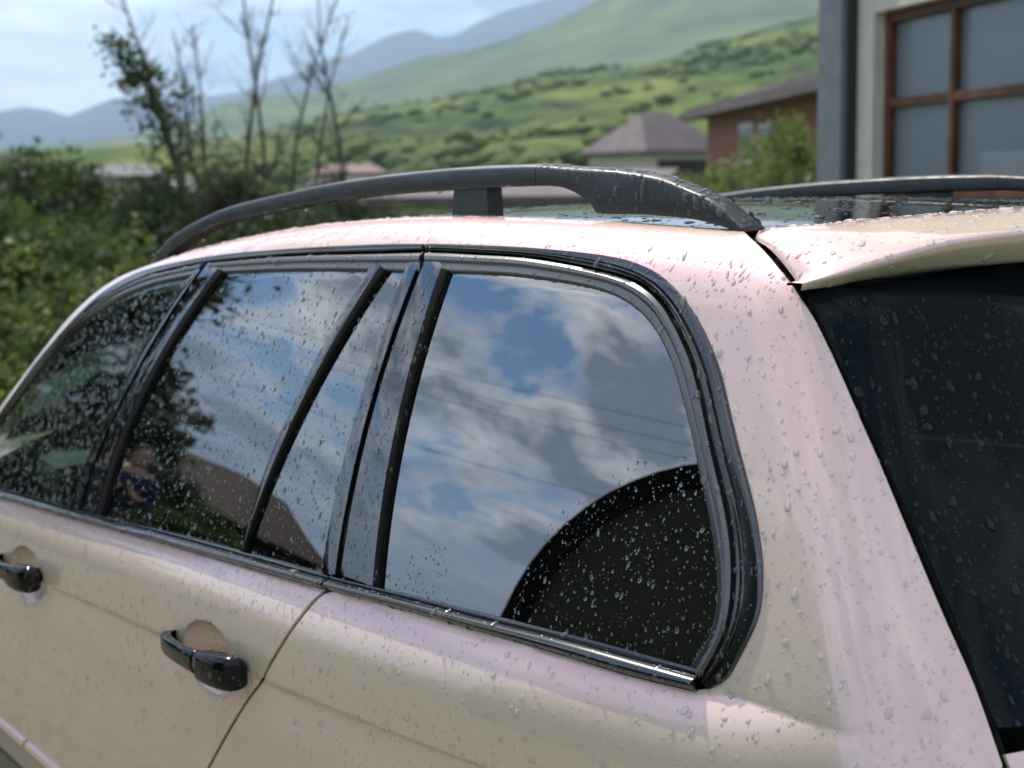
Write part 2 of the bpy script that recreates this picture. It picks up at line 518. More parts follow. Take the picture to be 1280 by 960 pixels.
def body_plain(P):
    x, y, z = P[..., 0], np.abs(P[..., 1]), P[..., 2]
    up = np.clip(z-1.0, 0, None)
    f = y-(half_width(x)-.03-.24*up-.2*up*up)
    f = smax(f, -(x-(-1.085+.66*np.clip(z-1.06, 0, None)+.10*(y/.7)**2.5))*.85, .09)
    f = smax(f, z-roof_z(x, y), .085)
    return smax(f, ((x-1.40)*.60+(z-1.537)*.80)+.10*y*y-.02, .06)
def band(name, A, B, prof, m, parent, sharp=30, **kw):
    me = band_mesh(name, A, B, prof, m, **kw)
    o = new_obj(name, me, parent)
    if sharp:
        md = o.modifiers.new('edge_split', 'EDGE_SPLIT'); md.split_angle = math.radians(sharp)
    return o
def rounded(h, a=0.0, b=1.0, base=-.006, n=9, lip=0.0):
    t = np.linspace(0, 1, n); pr = [(a, base)]
    for q in t: pr.append((a+(b-a)*(.02+.96*q), lip+h*math.sqrt(max(0, 1-(2*q-1)**2))**.8))
    return pr+[(b, base)]


# ------------------------------------------------------------------ traced edges of the car (photo coordinates of body lines)
TOP = [(-62, 604), (-35, 568), (0, 517), (45, 452), (82, 410), (125, 367), (172, 340), (200, 332), (240, 324), (280, 318), (320, 314), (400, 308.5),
       (480, 305), (532, 305), (600, 306.5), (660, 309.5), (725, 315), (770, 321), (807, 333), (830, 346), (852, 369), (870, 393), (885, 422), (900, 458),
       (912, 508), (922, 550), (935, 600), (947, 650), (954, 705), (954, 738), (950, 770), (937, 800), (920, 832), (906, 854), (892, 864), (877, 862)]
TOP_IN = [(-58, 612), (-32, 580), (0, 528), (50, 459), (90, 412), (132, 371), (175, 348), (205, 339), (240, 331.5), (262, 327), (365, 318),
          (480, 314), (530, 312.5), (600, 316), (660, 320), (725, 331), (775, 343), (797, 351), (820, 367), (837, 389), (852, 418), (867, 453),
          (881, 508), (890, 555), (902, 605), (910, 640), (916, 680), (917.5, 725), (912, 775), (899, 812), (880, 845), (872, 858)]
GLASS_TOP_F = [(-50, 606), (-18, 556), (10, 510), (42, 464), (75, 427), (107, 398), (145, 373), (185, 356), (220, 348), (243, 344)]
GLASS_TOP_R = [(272, 341), (320, 338.5), (365, 337.5), (420, 337.5), (462, 338.5), (506, 340)]
GLASS_Q = [(553, 341), (625, 343.5), (660, 347), (700, 352.5), (740, 360.5), (770, 371), (800, 392), (817, 413), (830, 436), (842, 466), (851, 500),
           (862, 543), (872, 592), (882, 637), (890, 680), (895, 727), (894, 757), (889, 782), (879, 806), (861, 831)]
BELT_LO = [(-160, 586), (-60, 607), (0, 622), (50, 636), (92, 650), (150, 664), (225, 686), (320, 713), (412, 739), (500, 762), (600, 791), (720, 824), (775, 844), (866, 864), (878, 867.5)]
BELT_UP = [(-160, 575), (-60, 596), (0, 609), (50, 623), (92, 637), (130, 646), (200, 661.5), (300, 688.5), (365, 706), (415, 721.5), (467, 732.5), (550, 753), (625, 772.5), (720, 795), (775, 810.5), (868, 836), (882, 840)]
GAP_C_LOW = [(411, 738), (392, 755.5), (364, 792), (336, 838), (330, 852), (311, 877), (285, 920), (262, 962)]
GAP_B_LOW = [(92, 651), (81, 660), (66, 687), (53, 722), (43, 756), (36, 790), (33, 820), (34, 860), (35, 900), (35, 930), (37, 965)]
REAR_EDGE = [(925, 286), (940, 300), (957, 317), (982, 348), (1002, 377), (1020, 406), (1050, 469), (1078, 533), (1098, 578), (1137, 671), (1177, 766), (1217, 857), (1252, 956)]


def seg(line, x0=None, x1=None, y0=None):
    """part of a traced edge between two x positions"""
    L = smooth_line(line, 600)
    k = (L[:, 0] >= (x0 if x0 is not None else -1e9)) & (L[:, 0] <= (x1 if x1 is not None else 1e9))
    return L[k]
def fair(L, sig, n=500):
    """take the hand tremble out of a traced line, ends kept"""
    P = smooth_line(L, n); s = np.linalg.norm(P[1]-P[0])/1.0; k = int(3*sig/s)+1; x = np.arange(-k, k+1)*s; g = np.exp(-.5*(x/sig)**2); g /= g.sum()
    a = 2*P[0]-P[1:k+1][::-1]; b = 2*P[-1]-P[-k-1:-1][::-1]; Q = np.concatenate([a, P, b])
    return np.stack([np.convolve(Q[:, i], g, 'valid') for i in (0, 1)], 1)[::8]
def poly(L, deg=2, n=24):
    L = np.array(L, float); c = np.polyfit(L[:, 1], L[:, 0], deg); y = np.linspace(L[0, 1], L[-1, 1], n)
    return np.stack([np.polyval(c, y), y], 1)
TOP, TOP_IN, GLASS_Q = fair(TOP, 10), fair(TOP_IN, 10), fair(GLASS_Q, 9)
GLASS_TOP_F, BELT_LO, BELT_UP = fair(GLASS_TOP_F, 12), fair(BELT_LO, 40), fair(BELT_UP, 40)
def thin(L, n): return smooth_line(L[np.linspace(0, len(L)-1, min(len(L), 60)).astype(int)], n)
def shift_line(L, d):
    """move a traced line sideways by d"""
    t = np.gradient(L, axis=0); t /= np.linalg.norm(t, axis=1)[:, None]
    return L+np.stack([-t[:, 1], t[:, 0]], 1)*d


car = empty('station_wagon', (0, 0, 0), label='wet pearly pink and beige estate car with black roof rails and tinted windows', cat='car')

def split_sharp(o, deg=38):
    md = o.modifiers.new('edge_split', 'EDGE_SPLIT'); md.split_angle = math.radians(deg)

# --- body side: roof edge, rear pillar and quarter panel in one pressing
ditch = from_top([(x, .588 if x < .9 else .588-.03*(x-.9)) for x in (-.30, -.1, .1, .3, .5, .7, .9, 1.1, 1.25, 1.38)])
rear3 = P3(smooth_line(REAR_EDGE, 60))
low_rear = np.array([(-.99, .75, .98), (-1.0, .77, .80), (-.98, .80, .62), (-.80, .86, .48), (-.44, .91, .40)])
arch = np.array([(.44*math.cos(a), .93, .37+.44*math.sin(a)) for a in np.radians(np.linspace(176, 22, 16))])
gapc3 = P3(smooth_line(GAP_C_LOW, 40))
side_front = smooth_line(TOP, 400)
k = (side_front[:, 0] > -40)
loop = [P3(thin(shift_line(side_front[k], 0), 170)),                       # along the window moulding from the front to the rear lower corner
        P3(thin(seg(BELT_LO, 415, 866)[::-1], 60)),                        # forward under the quarter window
        gapc3[1:], arch[::-1][0:], low_rear[::-1], rear3[::-1], ditch, [(1.55, .61, 1.43), (1.66, .72, 1.32)]]
loop2 = to_side(np.concatenate([np.asarray(q, float).reshape(-1, 3) for q in loop]))
body_side = panel('body_side', loop2, from_side, 'paint', car, step=.013)

# --- doors
def ring_pts(cx, cz, rx, rz):
    out = []
    for r in (1.03, 1.0, .985, .95, .9, .8, .65, .45, .22):
        for a in np.linspace(0, 2*np.pi, 48 if r > .7 else 24, endpoint=False):
            x, z = cx+rx*r*math.cos(a), cz+rz*r*math.sin(a)
            out.append((x, float(side_y(np.array(x), np.array(z))), z))
    return to_side(np.array(out))
def cup_extra(i):
    cx_, cz_, rx, rz = CUPS[i]
    c = to_side(np.array([(cx_, .94, cz_)]))[0]; e = to_side(np.array([(cx_, .94, cz_+rz)]))[0]
    return (ring_pts(*CUPS[i]), [(np.array([c[0], c[1], rx, abs(e[1]-c[1])]), 1.15)])
gapb3 = P3(smooth_line(GAP_B_LOW, 44))
def sh(P, dx): P = np.array(P, float); P[:, 0] += dx; return P
G = .0016; GC_ = .0125
rd_low = np.array([(1.60, .90, .25), (1.2, .9, .25), (.85, .9, .27), (.62, .9, .37), (.50, .9, .52)])
rear_loop = [P3(thin(seg(BELT_LO, 94, 408), 60)), sh(gapc3, GC_), rd_low[::-1], sh(gapb3[::-1], -G)]
rear_door = panel('rear_door', to_side(np.concatenate(rear_loop)), from_side, 'paint', car, step=.012, extra=cup_extra(0))
fd_low = np.array([(1.61, .90, .25), (1.9, .9, .25), (2.25, .9, .27), (2.27, .9, .7), (2.20, .92, .92)])
front_loop = [P3(thin(seg(BELT_LO, -158, 90), 60)), sh(gapb3, G), fd_low]
front_door = panel('front_door', to_side(np.concatenate(front_loop)), from_side, 'paint', car, step=.012, extra=cup_extra(1))
# wing ahead of the door
wing_loop = np.array([(2.275, .9, .34), (2.275, .9, .7), (2.205, .92, .92), (2.08, .9, .985), (2.5, .86, .96), (2.75, .84, .93), (3.25, .8, .80)] +
                     [(2.82+.44*math.cos(a), .9, .37+.44*math.sin(a)) for a in np.radians(np.linspace(5, 178, 14))])
def body_long(P): return P[..., 1]-side_y(np.minimum(P[..., 0], 2.6), P[..., 2])+.0
front_wing = panel('front_wing', to_side(wing_loop), lambda Q: from_side(Q, body_long), 'paint', car, step=.03, F=body_long)

# --- protective strip along the lower doors (same paint)
strip_prof = rounded(.012, 0, 1, base=-.004)
def rub_line(xs, z0): return project(np.array([(x, float(side_y(np.array(x), np.array(z0-.008*(1.7-x)))), z0-.008*(1.7-x)) for x in xs]))
band('protection_strip', rub_line(np.linspace(2.2, 1.513, 12), .430), rub_line(np.linspace(2.2, 1.522, 12), .392), strip_prof, 'paint', front_door, n=60)
band('protection_strip', rub_line(np.linspace(1.500, .62, 12), .430), rub_line(np.linspace(1.509, .62, 12), .392), strip_prof, 'paint', rear_door, n=60)

# --- glass
def glass(name, px, m, parent, off=-.0065, step=.03):
    return panel(name, to_side(P3(px)), from_side, m, parent, step=step, off=off, depth=.003, roll=.0005)
q_in = shift_line(smooth_line(GLASS_Q, 120), 0)
q_poly = np.concatenate([q_in+(q_in-np.array([700, 600]))*.02, [(862, 842)], [(720, 808), (600, 778), (468, 745)], [(470, 735), (500, 560), (545, 345)]])
quarter = panel('quarter_window', to_side(P3(q_poly)), from_side, 'tinted_glass', car, step=.03, off=-.005, depth=.003, roll=.0005)
rd_glass = glass('door_window', [(268, 336), (365, 332), (478, 334), (430, 425), (380, 505), (350, 572), (302, 698), (200, 674), (126, 654), (150, 570), (195, 470)], 'tinted_glass', rear_door)
rq_glass = glass('quarter_light', [(476, 334), (512, 334), (494, 400), (466, 470), (440, 560), (418, 650), (402, 728), (298, 700), (322, 622), (350, 555), (374, 505), (427, 420)], 'tinted_glass', rear_door, off=-.0058)
fd_glass = glass('door_window', [(-52, 600), (-20, 548), (8, 500), (72, 420), (105, 392), (145, 368), (185, 350), (246, 338), (205, 395), (150, 490), (120, 555), (84, 650), (0, 622), (-60, 608)], 'clear_glass', front_door)

# --- top moulding (roof side) in three lengths and the wide rear pillar trim
mold = [(0, -.006), (.04, .0015), (.2, .0035), (.42, .003), (.5, .0012), (.56, .0030), (.8, .0025), (.93, .0), (1, -.012)]
f_a, f_b = seg(TOP, -62, 531), seg(TOP_IN, -62, 529)
band('roof_moulding', thin(f_a, 160), thin(f_b, 160), mold, 'black_trim', body_side, n=170)
ra = smooth_line(TOP, 700); rb = smooth_line(TOP_IN, 700)
ia = np.argmin(np.abs(ra-np.array([533.5, 305])).sum(1)); ib = np.argmin(np.abs(rb-np.array([532, 312.5])).sum(1))
wide = [(0, -.006), (.02, .0012), (.10, .0028), (.3, .0032), (.52, .0030), (.60, .0006), (.66, .0040), (.74, .0042), (.80, .0005), (.88, .0020), (.96, .001), (1, -.012)]
band('pillar_moulding', thin(ra[ia:], 200), thin(rb[ib:], 200), wide, 'black_trim', body_side, n=240)

# --- window frames between moulding and glass
fr = [(0, -.012), (.05, -.004), (.14, .0015), (.30, .0045), (.45, .0040), (.56, .0005), (.62, .0010), (.86, .0008), (.93, -.001), (1, -.008)]
band('window_frame', thin(seg(TOP_IN, -58, 259), 90), thin(smooth_line(GLASS_TOP_F[:], 200), 90), fr, 'satin_trim', front_door, n=110)
band('window_frame', [(263, 327.5), (365, 318.5), (480, 314.5), (528, 313)], [(261, 341.5), (320, 339), (365, 338), (420, 338), (462, 339), (524, 341)], fr, 'satin_trim', rear_door, n=90)
qa = rb[ib:]; qb = np.concatenate([[(534, 341)], GLASS_Q])
band('window_frame', thin(qa, 200), thin(smooth_line(qb, 500), 200), fr, 'satin_trim', quarter, n=240)

# --- pillar strips
flat = [(0, -.008), (.03, .0012), (.5, .0018), (.97, .0012), (1, -.008)]
rub = [(0, -.003), (.15, .002), (.6, .0022), (.85, .001), (1, -.008)]
GB = poly([(260, 328), (217, 387), (180, 452), (140, 532), (125, 565), (101, 636)])
GC = poly([(530.5, 314), (524, 341), (510, 381), (487, 440), (465, 515), (452, 552), (437, 625), (424, 718)])
def off(L, dx): return [(x+dx, y) for x, y in L]
band('pillar_strip', poly([(241, 339), (212, 390), (160, 470), (125, 532), (105, 582), (88, 634)]), off(GB, -2.2), flat, 'gloss_black', front_door, n=60)
band('pillar_strip', off(GB, 1.5), poly([(272, 336), (222, 410), (191, 462), (155, 532), (142, 562), (121, 644)]), flat, 'gloss_black', rear_door, n=60)
band('pane_seal', poly([(270, 337), (222, 410), (191, 462), (155, 532), (142, 562), (121, 643)]), poly([(279, 338), (231, 411), (199, 464), (163, 534), (150, 564), (130, 647)]), rub, 'rubber', rear_door, n=60)
band('divider_bar', poly([(464, 331), (440, 372), (415, 415), (392, 455), (368, 500), (349, 545), (322, 614), (301, 688)]), poly([(474, 331), (449, 378), (425, 420), (400, 460), (375, 504), (354, 549), (326, 620), (304.5, 690)]), flat, 'gloss_black', rear_door, n=60)
band('divider_seal', poly([(473, 332), (448, 378), (424, 420), (399, 460), (374, 504), (353, 549), (325, 620), (304, 690)]), poly([(480, 338), (457, 380), (432, 422), (407, 464), (381, 507), (359, 550), (331, 617), (307, 692)]), rub, 'rubber', rear_door, n=60)
band('pillar_strip', poly([(507, 331), (490, 385), (466, 455), (440, 530), (422, 600), (412, 655), (403, 717)]), off(GC, -3.2), flat, 'gloss_black', rear_door, n=70)
band('pillar_strip', off(GC, 2.5), poly([(555, 332), (548, 345), (523, 425), (500, 512), (494, 548), (480, 632), (467, 733)]), flat, 'gloss_black', quarter, n=70)
band('pane_seal', poly([(553, 335), (547, 345), (522, 425), (499, 512), (493, 548), (479, 632), (466, 733)]), poly([(563, 338), (557, 350), (532, 430), (508, 512), (502, 548), (489, 625), (474, 735)]), rub, 'rubber', quarter, n=70)
band('gap_seal', off(GC, -3.0), off(GC, 2.4), [(0, -.006), (.4, -.006), (.5, -.004), (.6, -.006), (1, -.006)], 'rubber', rear_door, n=70)
band('gap_seal', off(GB, -2.2), off(GB, 1.6), [(0, -.006), (.4, -.006), (.5, -.005), (.6, -.006), (1, -.006)], 'rubber', rear_door, n=60)

# --- belt line trims: a rounded bar with a thin wiper lip above it
bt = [(0, -.004), (.03, .004), (.10, .0045), (.15, .0015), (.19, .0020), (.26, .0065), (.36, .0110), (.48, .0148), (.60, .0168), (.70, .0165), (.80, .0130), (.88, .0075), (.94, .001), (1, -.008)]
for nm, x0, x1, par in (('belt_trim', -158, 91.2, front_door), ('belt_trim', 92, 412.2, rear_door), ('belt_trim', 413, 875, quarter)):
    up = seg(BELT_UP, x0+1, (x1+1) if x1 != 875 else 879); lw = seg(BELT_LO, x0, x1 if x1 != 875 else 874)
    band(nm, thin(up, 80), thin(lw, 80), bt, 'black_trim', par, n=110)

# --- dark liner behind all the gaps (one shell just under the skin)
lin = [P3(thin(smooth_line(BELT_LO, 100), 60)), [(-.62, .8, 1.16), (-.70, .78, 1.09), (-.85, .8, .95), (-.95, .8, .7), (-.5, .88, .42)], arch, [(.6, .9, .34), (1.5, .9, .33), (2.2, .9, .34), (2.25, .9, .9)]]
lp = to_side(np.concatenate([np.asarray(q, float) for q in lin]))
panel('inner_liner', lp, lambda Q: from_side(Q, lambda P: body(P, False)), 'gap_black', car, step=.05, off=-.062, depth=.002, roll=.0003)

# --- door handles
def superring(c, ax_u, ax_v, a, b, n=20, p=2.6):
    th = np.arange(n)*2*np.pi/n; cu = np.cos(th); sv = np.sin(th)
    return c+(np.sign(cu)*np.abs(cu)**(2/p)*a)[:, None]*ax_u+(np.sign(sv)*np.abs(sv)**(2/p)*b)[:, None]*ax_v
def make_handle(x0, x1, zf, par):
    """bowed grip (x0 = front end) with the lock block behind a split line"""
    L = x1-x0; mb = MB()
    def P(x): return np.array([x, float(side_y(np.array(x), np.array(zf(x)))), zf(x)])
    def ring(t, o, hw, th, p=2.6, dz=0):
        hw *= 1.16; x = x0+L*t; c = P(x)+np.array([0, o, dz]); return superring(c, np.array([0, .06, 1.0]), np.array([0, 1, -.06]), hw, th, 20, p)
    prof = [(-.005, .006, .004, .004), (0.0, .010, .010, .008), (.02, .014, .014, .011), (.06, .022, .0165, .0125), (.14, .030, .0155, .0115), (.28, .036, .0155, .0105), (.45, .039, .0160, .0105),
            (.58, .039, .0175, .0115), (.645, .038, .0185, .0125)]
    mb.loft([ring(t, o, hw, th) for t, o, hw, th in prof])
    prof2 = [(.655, .038, .0195, .0125), (.662, .037, .0215, .0165), (.70, .034, .023, .020), (.78, .031, .0245, .0215), (.88, .027, .025, .0215), (.95, .023, .0245, .019), (.985, .019, .022, .015), (1.0, .015, .018, .010), (1.005, .013, .009, .005)]
    mb.loft([ring(t, o, hw, th, 3.0, -.002) for t, o, hw, th in prof2])
    # foot into the door at both ends
    mb.loft([ring(.03, -.004, .013, .006), ring(.03, .010, .013, .006)]) ; mb.loft([ring(.86, -.01, .014, .012), ring(.86, .02, .014, .012)])
    return mb.build('door_handle', 'handle_black', par, smooth=True)
zr = lambda x: .9185-.040*(x-.455)
make_handle(.555, .272, zr, rear_door)
zf_ = lambda x: .876-.046*(x-1.36)
make_handle(1.475, 1.212, zf_, front_door)
# handle cups sit in the pressed door skin (see CUPS)

# --- roof glass and rails
rg = [(-.50, .0), (-.497, .25), (-.487, .45), (-.475, .555), (-.2, .572), (.3, .572), (.8, .572), (1.15, .565), (1.20, .3), (1.21, 0)]
rg = rg+[(x, -y) for x, y in rg[::-1][1:-1]]
panel('roof_glass', np.array(rg), from_top, 'roof_black', car, step=.04, off=-.003, depth=.01)
rf = [(1.215, 0), (1.205, .3), (1.155, .57), (1.30, .57), (1.375, .54), (1.41, .3), (1.42, 0)]
rf = rf+[(x, -y) for x, y in rf[::-1][1:-1]]
panel('roof_header', np.array(rf), from_top, 'paint', car, step=.03, off=0)
# dark channel under the rails
for sgn in (1, -1):
    g_ = []
    for x in np.linspace(-.60, 1.36, 60):
        ys = np.linspace(.55, .598, 4); z = from_top(np.stack([np.full(4, x), ys], 1))[:, 2]-.010
        g_.append(np.stack([np.full(4, x), ys*sgn, z], 1))
    MB().grid(g_).build('roof_channel', 'gap_black', car, smooth=True)

RT = [(185, 329), (210, 298), (235, 281), (272, 263), (310, 251.5), (360, 240), (400, 231.5), (447, 224), (480, 219.5), (555, 212), (600, 209), (640, 207.5), (668, 207), (720, 210.5), (770, 214), (820, 222), (857, 236), (890, 252), (927, 284)]
RB = [(207, 322), (217, 311), (247, 291), (280, 277.5), (335, 266), (400, 252.5), (480, 243), (565, 237.5), (600, 235), (667, 232.5), (690, 232.8), (705, 235), (725, 244.5), (740, 257), (746, 266.5), (800, 268), (820, 269.5), (860, 273), (895, 281), (920, 289)]
def rail_plane(P): return P[..., 1]-(.598+.0*P[..., 0])
rt3 = hit(smooth_line(RT, 120), rail_plane)[0]; rb3 = hit(smooth_line(RB, 160), rail_plane)[0]
def make_rail(parent_car, sgn):
    xs_t, zs_t = rt3[::-1, 0], rt3[::-1, 2]; xs_b, zs_b = rb3[::-1, 0], rb3[::-1, 2]
    mono = np.maximum.accumulate(xs_b); root = None
    x_end, x_front = xs_t[0], xs_t[-1]
    xsplit = hit([(669, 207)], rail_plane)[0][0, 0]
    def piece(xa, xb, n):
        rings = []
        for x in np.linspace(xa, xb, n):
            zt = np.interp(x, xs_t, zs_t); zb = np.interp(x, mono, zs_b); h = max(zt-zb, .012); w_ = .043
            q = from_top(np.array([[x, .56]]))[0, 2]-.004
            zb = max(zb, q) if zb < q else zb
            r = min(.006, h*.3); y1 = .598; y0 = y1-w_
            pr = [(y1-.001, zb), (y1, zb+r*.6), (y1, zt-r), (y1-r*.3, zt-r*.35), (y1-r*1.0, zt), (y1-w_*.5, zt+.0025), (y0+r, zt-.001), (y0+r*.3, zt-r*.4), (y0, zt-r), (y0, zb+r*.6), (y0+.001, zb)]
            rings.append(np.array([(x, sgn*a, b-(.028 if sgn < 0 else 0)) for a, b in pr]))
        mb_ = MB().loft(rings); nn_ = len(rings[0]); mb_.M = [1 if (i % nn_) in (nn_-1, nn_-2) and i < nn_*(len(rings)-1) else 0 for i in range(len(mb_.F))]  # bottom faces blackened, painting in the shade under the rail
        return mb_
    o = piece(xsplit+.0008, x_front, 110).build('roof_rail', ['rail_plastic', 'gap_black'], parent_car, smooth=True)
    o2 = piece(x_end, xsplit-.0008, 70).build('rail_end', ['rail_plastic', 'gap_black'], o, smooth=True)
    # foot in the middle
    f3 = hit([(566, 237), (605, 238), (564, 269), (602, 268)], rail_plane)[0]
    xa, xb = f3[:, 0].min(), f3[:, 0].max(); zt = f3[:, 2].max()+.004; zb = f3[:, 2].min()-.006
    mb = MB()
    mb.loft([np.array([(xb+.006, sgn*.594, zb), (xa-.004, sgn*.594, zb), (xa-.004, sgn*.562, zb), (xb+.006, sgn*.562, zb)]),
             np.array([(xb, sgn*.592, zt), (xa, sgn*.592, zt), (xa, sgn*.562, zt), (xb, sgn*.562, zt)])])
    mb.build('rail_foot', 'rail_plastic', o, bevel=.002)
    return o
rail_l = make_rail(car, 1); rail_r = make_rail(car, -1)
for o in (rail_l, rail_r)+tuple(rail_l.children)+tuple(rail_r.children):
    if not o.modifiers:
        md = o.modifiers.new('edge_split', 'EDGE_SPLIT'); md.split_angle = math.radians(50)

# --- tailgate: rear window, painted lower half, spoiler
gl = from_rear(np.array([(q[1], q[2]) for q in P3([(1008, 367), (1015, 378), (1042, 437), (1086, 528), (1110, 582), (1149, 667), (1193, 766), (1240, 889), (1249, 909)])]))
gy = gl[:, 1]; gz = gl[:, 2]
half = [(y, z) for y, z in zip(gy, gz)]
half[0] = (half[0][0]-.02, 1.60)
bot = [(y, 1.128-.012*(1-(y/.7)**2)) for y in (.60, .45, .3, .15, 0)]
poly = half+[b for b in bot]+[(-y, z) for y, z in bot[::-1][1:]]+[(-y, z) for y, z in half[::-1]]
tailgate_l = [(half[-1][0]+.006, 1.106), (half[-1][0]+.014, .98), (half[-1][0]+.012, .86), (.66, .74), (.3, .72), (0, .715)]
tp = [(0, 1.098), (.3, 1.10), (.6, 1.108)]+tailgate_l
tp = tp+[(-y, z) for y, z in tp[::-1][1:-1]]
tailgate = panel('tailgate', np.array(tp), from_rear, 'paint', car, step=.03)
rear_glass = panel('rear_window', np.array(poly), from_rear, 'rear_glass', tailgate, step=.03, off=-.003, depth=.004, roll=.0006)
# black edge round the rear window: strip in the gap beside it
lin_a = smooth_line(REAR_EDGE[4:], 80); gl_line = smooth_line([(1010, 369), (1015, 378), (1042, 437), (1086, 528), (1110, 582), (1149, 667), (1193, 766), (1240, 889), (1265, 960)], 80)
def mid(a, b, t): return a+(b-a)*t
band('gate_seal', thin(mid(lin_a, gl_line, -.1), 60), thin(mid(lin_a, gl_line, 1.25), 60), [(0, -.013), (.35, -.010), (.5, -.006), (.65, -.0045), (.85, -.0048), (1, -.009)], 'rubber', tailgate, n=90)

gA = smooth_line(REAR_EDGE[:9], 60); gB = smooth_line([(937, 284), (958, 296), (978, 316), (1003, 342), (1024, 372), (1044, 410), (1070, 469), (1096, 533), (1112, 578)], 60)
band('spoiler_gap', shift_line(gA, 1.0), gB, [(0, -.012), (.5, -.011), (1, -.010)], 'gap_black', tailgate, n=70, endcap=0)
def trail_surf(P): return -(P[..., 0]-(-.66-.17*(1-(np.abs(P[..., 1])/.64)**2.2)))
tr3 = hit(smooth_line([(1000, 355), (1042, 342), (1085, 327), (1135, 312), (1185, 300), (1235, 292), (1280, 287)], 40), trail_surf)[0]
lw3 = hit(smooth_line([(1003, 363.5), (1060, 356), (1135, 344), (1200, 336), (1280, 329)], 40), lambda P: trail_surf(P-np.array([.036, 0, 0])*np.clip((.682-P[..., 1:2])/.08, 0, 1)))[0]
def ext(P, ys):
    y, x, z = P[::-1, 1], P[::-1, 0], P[::-1, 2]
    c = np.polyfit(np.r_[y[:14], -y[:14]], np.r_[z[:14], z[:14]], 2)
    return np.array([np.interp(q, y, z) if q > y[0] else np.polyval(c, q)+(z[0]-np.polyval(c, y[0])) for q in ys])
def build_spoiler():
    ys = np.concatenate([np.linspace(.680, .62, 12), np.linspace(.61, 0, 40)])
    zt = ext(tr3, ys); zl = ext(lw3, ys)
    xt = -.66-.17*(1-(ys/.64)**2.2)
    q_ = P3(smooth_line([(1001, 354), (991, 341), (977, 323), (961, 307), (945, 297), (951, 291), (962, 286)], 30)); q_ = q_[np.argsort(-q_[:, 1])]
    lead_l = np.stack([q_[:, 1], q_[:, 0], q_[:, 2]+.002], 1); ycut = lead_l[-1, 0]; xcut = lead_l[-1, 1]
    def lead(y):
        if y > ycut: return np.array([np.interp(y, lead_l[::-1, 0], lead_l[::-1, 1]), np.interp(y, lead_l[::-1, 0], lead_l[::-1, 2])])
        x = xcut-.03*(1-(y/ycut)**2); return np.array([x, from_top(np.array([[x, y]]))[0, 2]])
    rows = []
    for y, a, b, x in zip(ys, zt, zl, xt):
        lx, lz = lead(y); edge = min(1, (.682-y)/.08)
        top = []
        for t in np.linspace(0, 1, 14):
            zz_ = lz+(a-lz)*(t**(1.1+.5*min(1, (.682-y)/.25)))
            top.append((lx+(x-lx)*t, y, zz_+.010*math.sin(math.pi*t)*edge))
        r = .004*max(edge, .15)
        face = [(x-r*.7, y, a-r*.5), (x-r, y, a-r*1.5)]+[(x-r+(.034*edge+.002)*t**1.3, y, a-r*1.5+(b-a+r*1.5)*t) for t in (.25, .5, .75, .95)]+[(x+.032*edge+.004, y, b)]
        lead_dn = [(lx+.002, y, lz-.004), (lx, y, lz-.001)]
        rows.append(lead_dn+top+face)
    rows = np.array(rows); m_ = rows[::-1][1:]*np.array([1, -1, 1])
    allr = np.concatenate([rows, m_])
    o = MB().grid(allr).build('spoiler', 'paint', tailgate, smooth=True)
    # underside, coloured black to stand in for the shade below the spoiler
    und = []
    for y, b, x in zip(ys, zl, xt):
        edge = min(1, (.682-y)/.08)
        xb = from_rear(np.array([[y, 1.585-.02*(y/.68)**2]]))[0]
        xb[0] = min(xb[0], x+.05); yi = min(y, .615)
        und.append([(x+.032*edge+.004, y, b), ((x+xb[0])*.5, (y+yi)*.5, b+.002), (xb[0]+.01, yi, max(xb[2], b+.002))])
    und = np.array(und[5:]); und = np.concatenate([und, und[::-1][1:]*np.array([1, -1, 1])])
    MB().grid(und).build('spoiler_underside', 'gap_black', o, smooth=True)
    return o
spoiler = build_spoiler()

# --- right-hand side as mirror pressings
for o, nm in ((body_side, 'body_side'), (rear_door, 'rear_door'), (front_door, 'front_door'), (front_wing, 'front_wing')):
    mo = mirror_copy(o, nm, car)
    if nm == 'rear_door': mirror_copy(rd_glass, 'door_window', mo); mirror_copy(rq_glass, 'quarter_light', mo)
    if nm == 'front_door': mirror_copy(fd_glass, 'door_window', mo)
mirror_copy(quarter, 'quarter_window', car)

# --- windscreen, bonnet, nose, bumpers, lights, sills, wheels
ws = [(1.43, 0), (1.42, .3), (1.39, .53), (1.62, .66), (1.85, .75), (2.0, .78), (2.08, .6), (2.13, .3), (2.15, 0)]
ws = ws+[(x, -y) for x, y in ws[::-1][1:-1]]
panel('windscreen', np.array(ws), from_top, 'clear_glass', car, step=.05, off=-.002, depth=.004)
g_ = []
for x in np.linspace(2.05, 3.42, 16):
    t = (x-2.05)/1.37; row = []
    for y in np.linspace(-1, 1, 17):
        row.append((x-.10*y*y*t, y*(.86-.10*t), 1.03-.10*t-.16*t**4-.05*y**2-.05*y**6))
    g_.append(row)
MB().grid(g_).build('bonnet', 'paint', car, smooth=True)
def section(x, w_, z0, z1): return np.array([(x, -w_, z0), (x, w_, z0), (x, w_*1.0, (z0+z1)/2), (x, w_*.97, z1), (x, -w_*.97, z1), (x, -w_*1.0, (z0+z1)/2)])
MB().loft([section(3.26, .86, .28, .72), section(3.45, .82, .26, .74), section(3.60, .66, .28, .70), section(3.66, .40, .32, .62)]).build('front_bumper', 'paint', car, bevel=.02)
MB().loft([section(3.25, .80, .70, .84), section(3.42, .74, .70, .80), section(3.50, .5, .70, .77)]).build('nose_panel', 'paint', car, bevel=.01)
